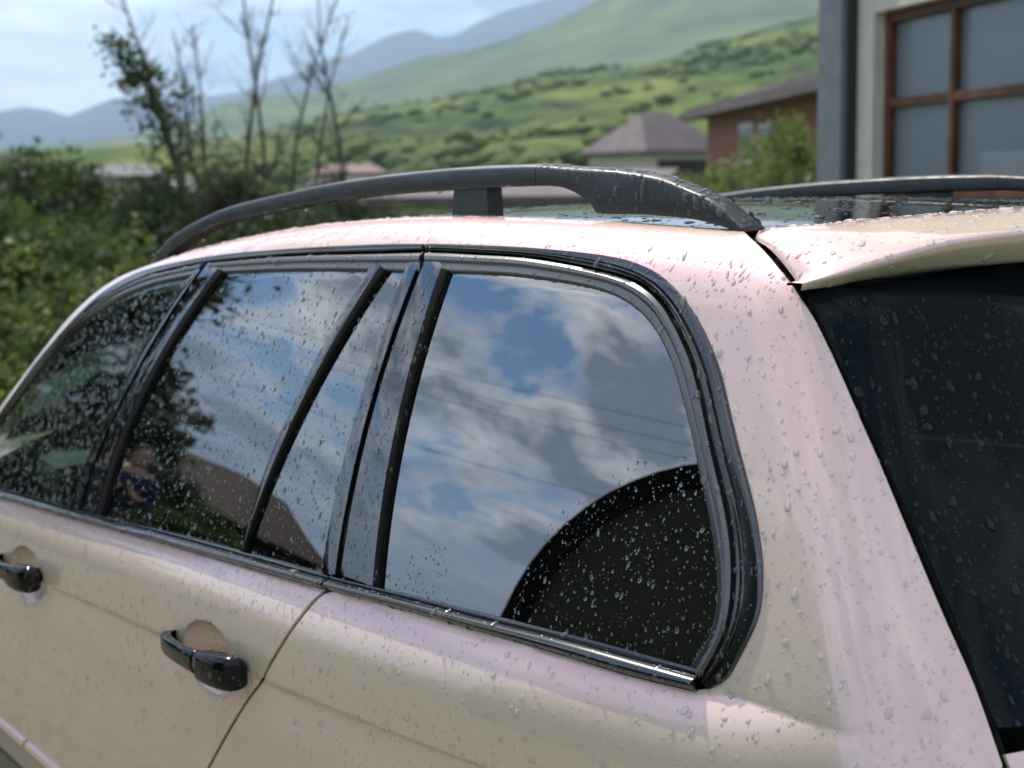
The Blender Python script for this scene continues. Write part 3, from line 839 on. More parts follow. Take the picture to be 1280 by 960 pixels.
for s_ in (1, -1):
    MB().loft([np.array([(3.30, s_*.80, .68), (3.50, s_*.62, .66), (3.50, s_*.60, .78), (3.32, s_*.78, .80)]),
               np.array([(3.34, s_*.55, .68), (3.54, s_*.42, .66), (3.54, s_*.42, .77), (3.36, s_*.55, .79)])]).build('headlight', 'headlight_lens', car, bevel=.01)
    MB().loft([np.array([(-.90, s_*.80, .80), (-1.03, s_*.70, .80), (-1.03, s_*.70, .985), (-.92, s_*.79, .985)]),
               np.array([(-.90, s_*.69, .80), (-1.00, s_*.66, .80), (-1.00, s_*.66, .985), (-.90, s_*.69, .985)])]).build('tail_light', 'red_lens', car, bevel=.006)
MB().loft([section(-.93, .84, .34, .70), section(-1.08, .80, .34, .71), section(-1.16, .60, .36, .70), section(-1.17, .3, .37, .69)]).build('rear_bumper', 'paint', car, bevel=.02)
MB().box((-.95, -.80, .25), (3.4, .80, .34)).build('underbody', 'gap_black', car)
for s_ in (1, -1):
    MB().box((.46, s_*.80, .24), (2.36, s_*.90, .325)).build('sill', 'black_trim', car, bevel=.01)
def make_wheel(x, y):
    s_ = 1 if y > 0 else -1
    w_ = empty('wheel', (0, 0, 0), parent=car)
    th = np.linspace(0, 2*np.pi, 49)[:-1]
    pr = [(.24, -.09), (.30, -.115), (.345, -.12), (.362, -.105), (.368, -.05), (.368, .05), (.362, .105), (.345, .12), (.30, .115), (.24, .09)]
    rings = [np.stack([x+r*np.cos(th), np.full(48, y+s_*d), .37+r*np.sin(th)], 1) for r, d in pr]
    MB().loft(rings, cap=False).build('tyre', 'tyre', w_, smooth=True)
    pr = [(.245, .09), (.235, .095), (.225, .07), (.22, -.06), (.05, -.06)]
    MB().loft([np.stack([x+r*np.cos(th), np.full(48, y+s_*d), .37+r*np.sin(th)], 1) for r, d in pr], cap=False).build('rim', 'alloy', w_, smooth=True)
    for k in range(5):
        a = k*2*math.pi/5+.3; d = np.array([math.cos(a), 0, math.sin(a)]); p = np.array([-d[2], 0, d[0]]); c = np.array([x, y+s_*.06, .37])
        MB().loft([np.array([c+d*.03+p*.035, c+d*.03-p*.035, c+d*.03-p*.035-[0, s_*.03, 0], c+d*.03+p*.035-[0, s_*.03, 0]]),
                   np.array([c+d*.225+p*.03, c+d*.225-p*.03, c+d*.225-p*.03-[0, s_*.03, 0], c+d*.225+p*.03-[0, s_*.03, 0]])]).build('spoke', 'alloy', w_, bevel=.004)
for x in (0, 2.82):
    for y in (.80, -.80): make_wheel(x, y)

# --- cabin
MB().box((-.80, -.72, .42), (2.1, .72, .50)).build('cabin_floor', 'interior', car)
MB().box((-.78, -.66, .50), (-.02, .66, 1.00)).build('luggage_cover', 'interior', car, bevel=.02)
def seat(x, y, w_, nm='seat'):
    o = MB().loft([np.array([(x-.05, y-w_, .50), (x+.50, y-w_, .50), (x+.50, y+w_, .50), (x-.05, y+w_, .50)]), np.array([(x-.05, y-w_, .70), (x+.50, y-w_, .74), (x+.50, y+w_, .74), (x-.05, y+w_, .70)])]).build(nm, 'seat_leather', car, bevel=.04)
    MB().loft([np.array([(x-.10, y-w_, .66), (x+.08, y-w_, .66), (x+.08, y+w_, .66), (x-.10, y+w_, .66)]), np.array([(x-.28, y-w_*.86, 1.18), (x-.17, y-w_*.86, 1.18), (x-.17, y+w_*.86, 1.18), (x-.28, y+w_*.86, 1.18)])]).build('backrest', 'seat_leather', o, bevel=.035)
    return o
for y in (.37, -.37):
    o = seat(1.30, y, .25)
    MB().box((1.02, y-.13, 1.22), (1.11, y+.13, 1.38)).build('headrest', 'seat_leather', o, bevel=.03)
o = seat(.42, 0, .64, 'rear_bench')
for y in (.40, 0, -.40): MB().box((.14, y-.12, 1.20), (.22, y+.12, 1.33)).build('headrest', 'seat_leather', o, bevel=.03)
MB().loft([np.array([(1.78, -.70, .62), (2.08, -.70, .55), (2.08, -.70, 1.02), (1.84, -.70, 1.0)]), np.array([(1.78, .70, .62), (2.08, .70, .55), (2.08, .70, 1.02), (1.84, .70, 1.0)])]).build('dashboard', 'dash', car, bevel=.04)
th = np.linspace(0, 2*np.pi, 40)
sw = np.stack([1.62+.07*np.sin(th), .37+.185*np.cos(th), .98+.17*np.sin(th)], 1)
MB().tube(sw, .015, 8, cap=False).build('steering_wheel', 'interior', car, smooth=True)
# headlining, inner pillars
hl = []
for x in np.linspace(-.56, 1.34, 24):
    ys = np.linspace(-.60, .60, 13); z = from_top(np.stack([np.full(13, x), ys], 1))[:, 2]-.035
    hl.append(np.stack([np.full(13, x), ys, z], 1))
MB().grid(hl).build('headlining', 'interior', car, smooth=True)

# ================================================================== rain drops, sampled over the real surfaces
def drop_templates(seed=3, k=10):
    g = np.random.default_rng(seed); out = []
    for i in range(k):
        n = 10; th = np.arange(n)*2*np.pi/n
        rad = 1+.16*np.cos(2*th+g.uniform(0, 6))*g.uniform(.2, 1.2)+.12*np.cos(3*th+g.uniform(0, 6))*g.uniform(0, 1.1)
        rings = []
        for r, h in ((1.0, -.06), (.97, .16), (.82, .36), (.55, .52), (.25, .59)):
            rings.append(np.stack([rad**(r)*r*np.cos(th), rad**(r)*r*np.sin(th), np.full(n, h)], 1))
        V = np.concatenate(rings+[np.array([[0, 0, .61]])]); F3 = []; F4 = []
        for q in range(4):
            for j in range(n): F4.append((q*n+j, q*n+(j+1) % n, (q+1)*n+(j+1) % n, (q+1)*n+j))
        for j in range(n): F3.append((4*n+j, 4*n+(j+1) % n, 5*n))
        out.append((V, F4, F3))
    return out
TPL = drop_templates()
def surface_samples(o, dens, g, mask=None):
    me = o.data; n = len(me.polygons)
    me.calc_loop_triangles(); m = len(me.loop_triangles)
    T = np.empty(m*3, np.int32); me.loop_triangles.foreach_get('vertices', T); T = T.reshape(-1, 3)
    V = np.empty(len(me.vertices)*3, np.float32); me.vertices.foreach_get('co', V); V = V.reshape(-1, 3).astype(float)
    M = np.array(o.matrix_world); V = V@M[:3, :3].T+M[:3, 3]
    a, b, c = V[T[:, 0]], V[T[:, 1]], V[T[:, 2]]; N = np.cross(b-a, c-a); ar = .5*np.linalg.norm(N, axis=1)
    cnt = int(ar.sum()*dens)
    k = g.choice(m, cnt, p=ar/ar.sum()); u = g.uniform(0, 1, (cnt, 2)); f = u.sum(1) > 1; u[f] = 1-u[f]
    P = a[k]+(b-a)[k]*u[:, :1]+(c-a)[k]*u[:, 1:]
    Nn = N[k]/np.linalg.norm(N[k], axis=1)[:, None]
    if mask is not None:
        q = mask(P, Nn); q = q if q.dtype == bool else g.uniform(0, 1, cnt) < q
        P, Nn = P[q], Nn[q]
    return P, Nn
def drops(objs, dens, size, label, seed, stretch=(1.0, 1.5), mask=None, big=.06, bigsize=2.4, height=.9, name='rain_drops', lift=0.0, m='water_on_paint'):
    g = np.random.default_rng(seed); Ps, Ns = zip(*[surface_samples(o, dens, g, mask) for o in objs])
    P, N = np.concatenate(Ps), np.concatenate(Ns); n = len(P)
    s = size*np.exp(g.normal(-.08, .56, n)); bb = g.uniform(0, 1, n) < big; s[bb] *= g.uniform(1.4, bigsize, bb.sum()); s = np.minimum(s, size*4.2)
    # no overlapping: keep the larger
    o_ = np.argsort(-s); cell = {}; keep = []
    cs = size*3.2; K = np.floor(P/cs).astype(int)
    for i in o_:
        c = K[i]; ok = True
        for dx in (-1, 0, 1):
            for dy in (-1, 0, 1):
                for dz in (-1, 0, 1):
                    for j in cell.get((c[0]+dx, c[1]+dy, c[2]+dz), ()):
                        if ((P[i]-P[j])**2).sum() < (1.05*(s[i]+s[j]))**2: ok = False; break
                    if not ok: break
                if not ok: break
            if not ok: break
        if ok: cell.setdefault(tuple(c), []).append(i); keep.append(i)
    P, N, s = P[keep], N[keep], s[keep]; n = len(P)
    dn = np.array([0, 0, -1.0])-N*(-N[:, 2:3]); L = np.linalg.norm(dn, axis=1)[:, None]
    rnd = g.normal(0, 1, (n, 3)); rnd -= N*(rnd*N).sum(1)[:, None]; rnd /= np.linalg.norm(rnd, axis=1)[:, None]
    t = np.where(L > .25, dn/np.maximum(L, 1e-6), rnd)+rnd*.35; t -= N*(t*N).sum(1)[:, None]; t /= np.linalg.norm(t, axis=1)[:, None]
    b = np.cross(N, t); st = g.uniform(*stretch, n)
    Vs = []; F4s = []; F3s = []; base = 0; ti = g.integers(0, len(TPL), n); hh = height*g.uniform(.75, 1.15, n)
    for q in range(len(TPL)):
        k = np.where(ti == q)[0]
        if not len(k): continue
        V, F4, F3 = TPL[q]; V = V[None]
        W_ = P[k, None]+(t[k, None]*V[..., 0:1]*st[k, None, None]+b[k, None]*V[..., 1:2]/np.sqrt(st[k, None, None])+N[k, None]*V[..., 2:3]*hh[k, None, None])*s[k, None, None]+N[k, None]*lift
        nv = V.shape[1]; offs = base+np.arange(len(k))*nv
        F4s.append((np.array(F4)[None]+offs[:, None, None]).reshape(-1, 4)); F3s.append((np.array(F3)[None]+offs[:, None, None]).reshape(-1, 3))
        Vs.append(W_.reshape(-1, 3)); base += nv*len(k)
    V = np.concatenate(Vs); F4 = np.concatenate(F4s); F3 = np.concatenate(F3s)
    me = bpy.data.meshes.new(name); me.vertices.add(len(V)); me.vertices.foreach_set('co', V.astype(np.float32).ravel())
    me.loops.add(F4.size+F3.size); me.loops.foreach_set('vertex_index', np.concatenate([F4.ravel(), F3.ravel()]).astype(np.int32))
    me.polygons.add(len(F4)+len(F3)); me.polygons.foreach_set('loop_start', np.concatenate([np.arange(len(F4))*4, F4.size+np.arange(len(F3))*3]).astype(np.int32))
    me.update(); me.validate(); me.polygons.foreach_set('use_smooth', np.ones(len(me.polygons), bool)); me.materials.append(MATS[m])
    return new_obj(name, me, None, label=label, cat='rain drops', kind='stuff')
bpy.context.view_layer.update()
def kids(o, *names): return [c for c in o.children if c.name.split('.')[0] in names]
face = lambda P, N: (N[:, 1] > .1) | (N[:, 2] > .1)
up_only = lambda P, N: N[:, 2] > .2
def roofpart(P, N): return ((N[:, 2] > .6) & (P[:, 2] > 1.54) & (P[:, 0] < 1.3))
def pillar(P, N): return ~roofpart(P, N) & (P[:, 0] < .15) & ((N[:, 1] > .2) | (N[:, 0] < -.3)) & (P[:, 2] > .6)
drops([body_side], 9000, .0013, 'elongated rain drops on the pink roof edge', 1, mask=roofpart, stretch=(1.3, 2.4), height=.55)
drops([body_side], 7500, .00122, 'clear rain drops on the pink rear pillar and quarter panel', 2, mask=pillar, big=.08, bigsize=2.3, height=.55, stretch=(1.0, 1.45))
def door_mask(P, N): return np.where(N[:, 1] > .3, np.clip((P[:, 2]-.62)/.35, .10, 1), 0)
drops([rear_door, front_door], 7000, .0012, 'small rain drops running down the beige doors', 3, mask=door_mask, stretch=(1.4, 2.8), big=.05, height=.55)
drops([rd_glass, rq_glass], 9500, .0010, 'fine rain drops on the tinted rear door window', 4, mask=face, height=.9, big=.10, m='water_on_glass')
drops([fd_glass], 14000, .0014, 'dense rain drops on the front door window', 5, mask=face, height=.9, big=.12, m='water_on_glass')
def quarter_mask(P, N):
    q = project(P); x, y = q[:, 0], q[:, 1]
    c = np.hypot((x-870)/230, (y-800)/235) < 1.0
    e = np.clip((x-820+(560-y)*.10)/60, 0, 1)*.8
    l = ((x < 560) & (y > 680))*.8
    return np.where(N[:, 1] > .1, np.maximum(np.where(c, 1.0, .0), np.maximum(e, l)), 0)
drops([quarter], 14000, .00078, 'fine rain drops on the rear quarter window', 6, mask=quarter_mask, height=.9, big=.10, m='water_on_glass')
drops([rear_glass], 10000, .0015, 'rain drops on the dark tailgate window', 7, mask=lambda P, N: (P[:, 1] > -.1) & (N[:, 0] < 0) & (P[:, 2] < 1.552), big=.09, bigsize=2.2, stretch=(1.0, 1.6), height=.8, m='water_on_dark')
drops([spoiler], 7500, .0015, 'rain drops on top of the roof spoiler', 8, mask=lambda P, N: (N[:, 2] > .3) & (P[:, 1] > -.3), big=.12, bigsize=2.3, height=.55)
drops([spoiler], 700, .0022, 'few rain drops under the lip of the roof spoiler', 9, mask=lambda P, N: (N[:, 2] < .1) & (N[:, 0] < -.3) & (P[:, 1] > -.3), height=.6)
trims = kids(body_side, 'roof_moulding', 'pillar_moulding')+kids(quarter, 'window_frame', 'pillar_strip', 'belt_trim', 'pane_seal')+kids(rear_door, 'window_frame', 'pillar_strip', 'divider_bar', 'belt_trim')+kids(front_door, 'window_frame', 'pillar_strip', 'belt_trim')
drops(trims, 9500, .0012, 'rain drops on the black window mouldings and pillar strips', 10, mask=lambda P, N: N[:, 1] > .2, big=.10, stretch=(1.0, 1.9), m='water_on_trim')
rails_ = [rail_l]+[c for c in rail_l.children]
drops(rails_, 16000, .0018, 'rain drops clinging to the near black roof rail', 11, mask=lambda P, N: np.where(N[:, 2] > .35, 1.0, np.where((N[:, 1] > .5) & (P[:, 2] > 1.6), .35, 0.0)), big=.22, bigsize=2.6, height=.55, m='water_on_trim')
drops([c for c in car.children if c.name.startswith('roof_glass')], 1500, .0022, 'rain drops on the black roof glass', 12, mask=lambda P, N: (N[:, 2] > .5) & (P[:, 0] < .6) & (P[:, 1] > -.5), height=.5, big=.15, m='water_on_glass')
drops(kids(rear_door, 'door_handle')+kids(front_door, 'door_handle'), 9000, .0013, 'rain drops on the black door handles', 13, mask=lambda P, N: (N[:, 2] > -.3) & (N[:, 1] > -.2), big=.12, m='water_on_trim')

# one run of water down the tailgate window
run = smooth_line([(1203, 412), (1212, 440), (1217, 462), (1226, 482), (1233, 498), (1228, 514), (1232, 530), (1237, 544)], 60)
wd = np.interp(np.arange(60), [0, 20, 40, 52, 59], [1.2, 1.8, 2.6, 3.4, 2.4])[:, None]*np.array([1, 0])
me = band_mesh('water_run', run-wd, run+wd, [(0, -.003), (.1, -.0026), (.3, -.0012), (.5, -.0008), (.7, -.0012), (.9, -.0026), (1, -.003)], 'water_film', n=60, endcap=0)
new_obj('water_run', me, None, label='single crooked run of water down the tailgate window', cat='water', kind='stuff')

# ================================================================== surroundings
noisy('meadow', (.050, .085, .018), (.13, .14, .06), .5, detail=9)
noisy('gravel', (.12, .12, .082), (.21, .205, .145), 14.0, bump=.6, bscale=60.0, detail=8)
noisy('bark', (.045, .036, .026), (.12, .10, .075), 18.0, bump=.4)
noisy('render_wall', (.58, .55, .47), (.70, .67, .59), 3.0, bump=.12, bscale=90.0)
noisy('grey_post', (.13, .15, .165), (.17, .19, .205), 6.0, rough=.6)
noisy('brown_wood', (.075, .028, .014), (.16, .066, .034), 9.0, rough=.5, detail=8)
noisy('dark_wood', (.02, .016, .012), (.05, .04, .03), 5.0, rough=.7)
noisy('brick_wall', (.20, .085, .055), (.28, .14, .095), 6.0)
noisy('cream_wall', (.42, .38, .30), (.50, .46, .38), 2.0)
noisy('roof_metal', (.10, .082, .09), (.14, .115, .122), 1.2, rough=.75)
noisy('roof_brown', (.022, .013, .010), (.040, .024, .018), 2.0, rough=.7)
noisy('roof_white', (.15, .155, .16), (.20, .205, .21), 1.0, rough=.9)
noisy('roof_red', (.10, .06, .055), (.14, .085, .075), 1.0, rough=.6)
noisy('olive_canvas', (.045, .047, .030), (.065, .066, .045), 3.0, rough=.8)
mat('dark_metal', (.02, .024, .028), .5)
mat('pole_grey', (.25, .25, .24), .7)
mat('curtain', (.40, .42, .43), .8)
mat('white_frame', (.6, .6, .58), .5)


def foliage(name, c1, c2, trans=.35):
    m = bpy.data.materials.new(name); m.use_nodes = True
    t = NT(m.node_tree)
    co = t.n('ShaderNodeTexCoord').outputs['Object']
    oi = t.n('ShaderNodeObjectInfo')
    n = t.n('ShaderNodeTexNoise', {'Vector': co, 'Scale': 2.2, 'Detail': 5.0})
    wn = t.n('ShaderNodeTexWhiteNoise', {'Vector': t.n('ShaderNodeVectorMath', {0: co, 1: (.08, .08, .08)}, operation='SNAP').outputs[0]})
    f = t.math('ADD', t.math('MULTIPLY', n.outputs[0], .7), t.math('MULTIPLY', wn.outputs[0], .3))
    c = t.ramp(f, [(.3, c1), (.7, c2)])
    d = t.n('ShaderNodeBsdfDiffuse', {'Color': c}); tr = t.n('ShaderNodeBsdfTranslucent', {'Color': c})
    g = t.n('ShaderNodeBsdfAnisotropic', {'Color': (1, 1, 1, 1), 'Roughness': .6})
    mx = t.n('ShaderNodeMixShader', {0: trans, 1: d.outputs[0], 2: tr.outputs[0]})
    mx = t.n('ShaderNodeMixShader', {0: .03, 1: mx.outputs[0], 2: g.outputs[0]})
    t.n('ShaderNodeOutputMaterial', {0: mx.outputs[0]})
    MATS[name] = m
foliage('leaf_dark', (.022, .042, .012), (.066, .098, .028))
foliage('leaf_mid', (.035, .068, .014), (.095, .140, .032))
foliage('leaf_light', (.075, .120, .025), (.19, .24, .065))


def ray(px, py): return rays([(px, py)])[0]
def at(px, py, dist):
    """point seen at a photo position, at a horizontal distance from the camera"""
    d = ray(px, py); return CAM+d*(dist/math.hypot(d[0], d[1]))
def az_el(L):
    d = rays(L); return np.arctan2(d[:, 1], d[:, 0]), d[:, 2]/np.hypot(d[:, 0], d[:, 1])


def vnoise(x, y, seed=0):
    """smooth value noise on a lattice"""
    xi = np.floor(x).astype(int); yi = np.floor(y).astype(int); fx = x-xi; fy = y-yi
    fx = fx*fx*(3-2*fx); fy = fy*fy*(3-2*fy)
    def h(a, b):
        q = (a*374761393+b*668265263+seed*1442695041) & 0xffffffff
        q = ((q ^ (q >> 13))*1274126177) & 0xffffffff
        return ((q ^ (q >> 16)) & 0xffff)/65535.0
    return (h(xi, yi)*(1-fx)+h(xi+1, yi)*fx)*(1-fy)+(h(xi, yi+1)*(1-fx)+h(xi+1, yi+1)*fx)*fy
def fbm(x, y, o=5, seed=0, g=.5):
    s = 0; a = 1; t = 0
    for k in range(o): s = s+a*vnoise(x*2**k, y*2**k, seed+k*17); t += a; a *= g
    return s/t


# --- ground: one sheet, fine near the car, reaching out under the hills
rr = np.concatenate([np.linspace(0, 40, 50), np.geomspace(42, 16000, 60)]); aa = np.linspace(0, 2*np.pi, 181)
R2, A2 = np.meshgrid(rr, aa, indexing='ij'); gx = R2*np.cos(A2); gy = R2*np.sin(A2)
gz = (fbm(gx*.12+50, gy*.12+50, 4)-.5)*.5*np.clip((R2-6)/12, 0, 1)
MB().grid(np.stack([gx, gy, gz-.012], -1)).build('ground', 'meadow', smooth=True, kind='structure')
dr = [(-14, -2.6), (12, -2.8), (30, -1.5), (30, 7), (9, 7.5), (-14, 8.0)]
MB().prism([(x, y) for x, y in dr], -.3, -.002, ax=2).build('gravel_yard', 'gravel', kind='structure')


# --- mountains and hills
def hill_mat(name, c1, c2, c3, sc):
    m, t, b = mat(name, c1, .95, spec=.1)
    co = t.n('ShaderNodeTexCoord').outputs['Object']
    n = t.n('ShaderNodeTexNoise', {'Vector': co, 'Scale': sc, 'Detail': 9.0, 'Roughness': .62})
    n2_ = t.n('ShaderNodeTexNoise', {'Vector': co, 'Scale': sc*.22, 'Detail': 3.0})
    f = t.math('ADD', t.math('MULTIPLY', n.outputs[0], .55), t.math('MULTIPLY', n2_.outputs[0], .45))
    t.l(t.ramp(f, [(.38, c1), (.5, c2), (.62, c3)]), b.inputs['Base Color'])
hill_mat('near_hill', (.010, .024, .009), (.060, .095, .020), (.16, .19, .040), .045)
hill_mat('mid_hill', (.030, .055, .020), (.070, .105, .032), (.13, .16, .05), .006)
hill_mat('far_rock_haze', (.010, .018, .030), (.018, .028, .042), (.032, .042, .055), .0015)  # rock colour pushed to blue, carrying part of the distant haze
def hill(name, line, r0, R, r1, m, amp, sc, seed, base=.02, side=.05, na=260, nr=46, power=1.3):
    az, el = az_el(np.array(line, float)); o = np.argsort(az); az, el = az[o], el[o]
    A = np.concatenate([np.linspace(-np.pi, az[0]-.02, 90, endpoint=False), np.linspace(az[0]-.02, az[-1]+.02, na), np.linspace(az[-1]+.021, np.pi, 90)])
    E = np.interp(A, az, el)
    beyond = np.where(A < az[0], az[0]-A, np.where(A > az[-1], A-az[-1], 0))
    far = side*(.45+.9*fbm(np.cos(A)*2+9, np.sin(A)*2+9, 4, seed+5)); k = np.clip(beyond/.5, 0, 1); k = k*k*(3-2*k)
    E = E*(1-k)+far*k
    r = np.concatenate([r0+(R-r0)*np.linspace(0, 1, nr), R+(r1-R)*np.linspace(.08, 1, 12)])
    RR, AA = np.meshgrid(r, A, indexing='ij'); EE = np.broadcast_to(E, RR.shape)
    s = np.clip((RR-r0)/(R-r0), 0, 1)**power; back = np.clip((RR-R)/(r1-R), 0, 1); prof = s*(1-back*back)
    x = CAM[0]+RR*np.cos(AA); y = CAM[1]+RR*np.sin(AA)
    nz = fbm(x/sc+100, y/sc+100, 6, seed, .55)-.5
    z = (EE*R+1.7)*prof+nz*amp*R*np.clip(4*s*(1.12-s), 0, 1)*(1-back)-base*R*(1-np.clip(s*8, 0, 1))
    MB().grid(np.stack([x, y, z], -1)).build(name, m, smooth=True, kind='structure')
hill('blue_mountain', [(-60, 142), (0, 139), (30, 133), (60, 137), (85, 146), (110, 136), (140, 124), (180, 121), (230, 114), (262, 120), (300, 114), (340, 98), (380, 86), (410, 70), (440, 66), (470, 50), (495, 40), (520, 36),
     (545, 46), (570, 43), (600, 26), (630, 14), (660, 6), (700, -6), (760, -30), (840, -10), (950, -30), (1100, -20), (1300, 10)], 5200, 9000, 12500, 'far_rock_haze', .012, 1300, 3, base=.03, side=.022)
hill('middle_mountain', [(-60, 196), (0, 186), (90, 176), (170, 168), (230, 152), (280, 128), (330, 120), (400, 116), (450, 98), (530, 72), (590, 62), (640, 46), (700, 22), (745, 0), (800, -30), (900, -70), (1050, -90), (1300, -60)],
     1500, 3400, 5600, 'mid_hill', .010, 420, 11, base=.02, side=.018)
hill('near_hillside', [(-60, 214), (0, 208), (120, 196), (240, 180), (330, 168), (400, 152), (470, 140), (520, 134), (575, 121), (640, 106), (690, 90), (740, 86), (790, 82), (840, 71), (900, 50), (960, 34), (1028, 16), (1120, -10), (1300, -40)],
     150, 1050, 1500, 'near_hill', .020, 110, 23, base=.01, side=.014, na=360, nr=90, power=1.15)


# --- scrub and tree clumps that cover the near hillside
def scrub():
    o = bpy.data.objects['near_hillside']; me = o.data; g = np.random.default_rng(77)
    V = np.empty(len(me.vertices)*3, np.float32); me.vertices.foreach_get('co', V); V = V.reshape(-1, 3).astype(float)
    F = np.empty(len(me.polygons)*4, np.int32); me.polygons.foreach_get('vertices', F); F = F.reshape(-1, 4)
    C = V[F].mean(1); q = project(C); d = np.hypot(*(C-CAM)[:, :2].T)
    ok = ((C-CAM)@CF > 0) & (q[:, 0] > -60) & (q[:, 0] < 1340) & (d < 1060)
    F, C, d = F[ok], C[ok], d[ok]
    k = g.integers(0, len(F), 11000); u, v = g.uniform(0, 1, (2, len(k), 1))
    A = V[F[k]]; P = (A[:, 0]*(1-u)+A[:, 1]*u)*(1-v)+(A[:, 3]*(1-u)+A[:, 2]*u)*v
    m = fbm(P[:, 0]/70+40, P[:, 1]/70+40, 4, 91); keep = g.uniform(0, 1, len(P)) < np.clip((m-.53)*6, .03, .8)
    P = P[keep]; n = len(P)
    t = np.array([(0, 0, 1), (.9, 0, .45), (.28, .86, .45), (-.73, .53, .45), (-.73, -.53, .45), (.28, -.86, .45), (.6, .4, -.15), (-.3, .65, -.15), (-.7, -.1, -.15), (-.1, -.7, -.15), (.6, -.4, -.15)])
    f = np.array([(0, 1, 2), (0, 2, 3), (0, 3, 4), (0, 4, 5), (0, 5, 1), (1, 6, 2), (2, 7, 3), (3, 8, 4), (4, 9, 5), (5, 10, 1), (6, 7, 2), (7, 8, 3), (8, 9, 4), (9, 10, 5), (10, 6, 1)])
    s = g.uniform(1.2, 4.2, (n, 1, 1))*np.array([1, 1, .8])
    W_ = P[:, None]+t[None]*s*(1+g.normal(0, .22, (n, len(t), 1))); Fc = (f[None]+np.arange(n)[:, None, None]*len(t)).reshape(-1, 3)
    me2 = bpy.data.meshes.new('hillside_scrub'); me2.vertices.add(n*len(t)); me2.vertices.foreach_set('co', W_.astype(np.float32).ravel())
    me2.loops.add(Fc.size); me2.loops.foreach_set('vertex_index', Fc.astype(np.int32).ravel())
    me2.polygons.add(len(Fc)); me2.polygons.foreach_set('loop_start', (np.arange(len(Fc))*3).astype(np.int32)); me2.update(); me2.validate()
    noisy('scrub', (.052, .088, .019), (.115, .152, .034), .02, detail=3, stops=(.4, .6)); me2.materials.append(MATS['scrub'])
    new_obj('hillside_scrub', me2, None, label='green scrub and tree clumps scattered over the near hillside', cat='scrub', kind='stuff')
scrub()

# --- leaves
def leaf_cloud(n, shape, size, clump=60, squash=.55, seed=0):
    """many small folded leaves, gathered in clumps spread through a volume shape(u) -> points"""
    g = np.random.default_rng(seed)
    C = shape(g, clump); k = g.integers(0, clump, n)
    sp = g.uniform(.5, 1.2, clump)[k][:, None]
    P = C[k]+g.normal(0, 1, (n, 3))*np.array([1, 1, .8])*sp*squash
    a = g.normal(0, 1, (n, 3)); a /= np.linalg.norm(a, axis=1)[:, None]
    b = np.cross(a, g.normal(0, 1, (n, 3))); b /= np.linalg.norm(b, axis=1)[:, None]
    s = size*g.uniform(.6, 1.4, n)[:, None]
    V = np.stack([P-a*s, P+b*s*.5, P+a*s, P-b*s*.5], 1).reshape(-1, 3)
    F = np.arange(n*4).reshape(n, 4)
    return V, F
def leaf_object(name, V, F, m, parent=None, **kw):
    me = bpy.data.meshes.new(name); me.vertices.add(len(V)); me.vertices.foreach_set('co', V.astype(np.float32).ravel())
    me.loops.add(F.size); me.loops.foreach_set('vertex_index', F.astype(np.int32).ravel())
    me.polygons.add(len(F)); me.polygons.foreach_set('loop_start', (np.arange(len(F))*4).astype(np.int32))
    me.update(); me.validate(); me.materials.append(MATS[m])
    return new_obj(name, me, parent, **kw)
def copy_thing(root, loc, rz, sc=1.0, **kw):
    r = root.copy(); COL.objects.link(r); r.location = loc; r.rotation_euler = (0, 0, rz); r.scale = (sc,)*3 if np.isscalar(sc) else sc
    for k_, v in kw.items(): r[{'cat': 'category'}.get(k_, k_)] = v
    for ch in root.children:
        c = ch.copy(); COL.objects.link(c); c.parent = r
    return r
def bush_shape(w_, h):
    def f(g, n):
        a = g.uniform(0, 2*np.pi, n); r = np.sqrt(g.uniform(0, 1, n))*w_; z = g.uniform(.08, 1, n)*h*(1-.45*(r/w_)**2)
        return np.stack([np.cos(a)*r, np.sin(a)*r, z], 1)
    return f
def make_bush(w_, h, n, m, seed, loc, rz=0.0, **kw):
    t = empty('bush', loc, rz, **kw)
    V, F = leaf_cloud(int(n*1.5), bush_shape(w_, h), .040, 60, .16, seed)
    V[:, 2] = np.abs(V[:, 2]); leaf_object('foliage', V, F, m, t)
    g = np.random.default_rng(seed+3); mb = MB()
    for k_ in range(12):
        a = g.uniform(0, 6.28); q = g.uniform(.3, 1)*w_*.8
        mb.tube([(0, 0, -.05), (math.cos(a)*q*.4, math.sin(a)*q*.4, h*.45), (math.cos(a)*q, math.sin(a)*q, h*.85)], [.018, .012, .004], 5)
    mb.build('stems', 'bark', t)
    return t
def horiz(px, dist): p = at(px, 300, dist); return (p[0], p[1], -.02)

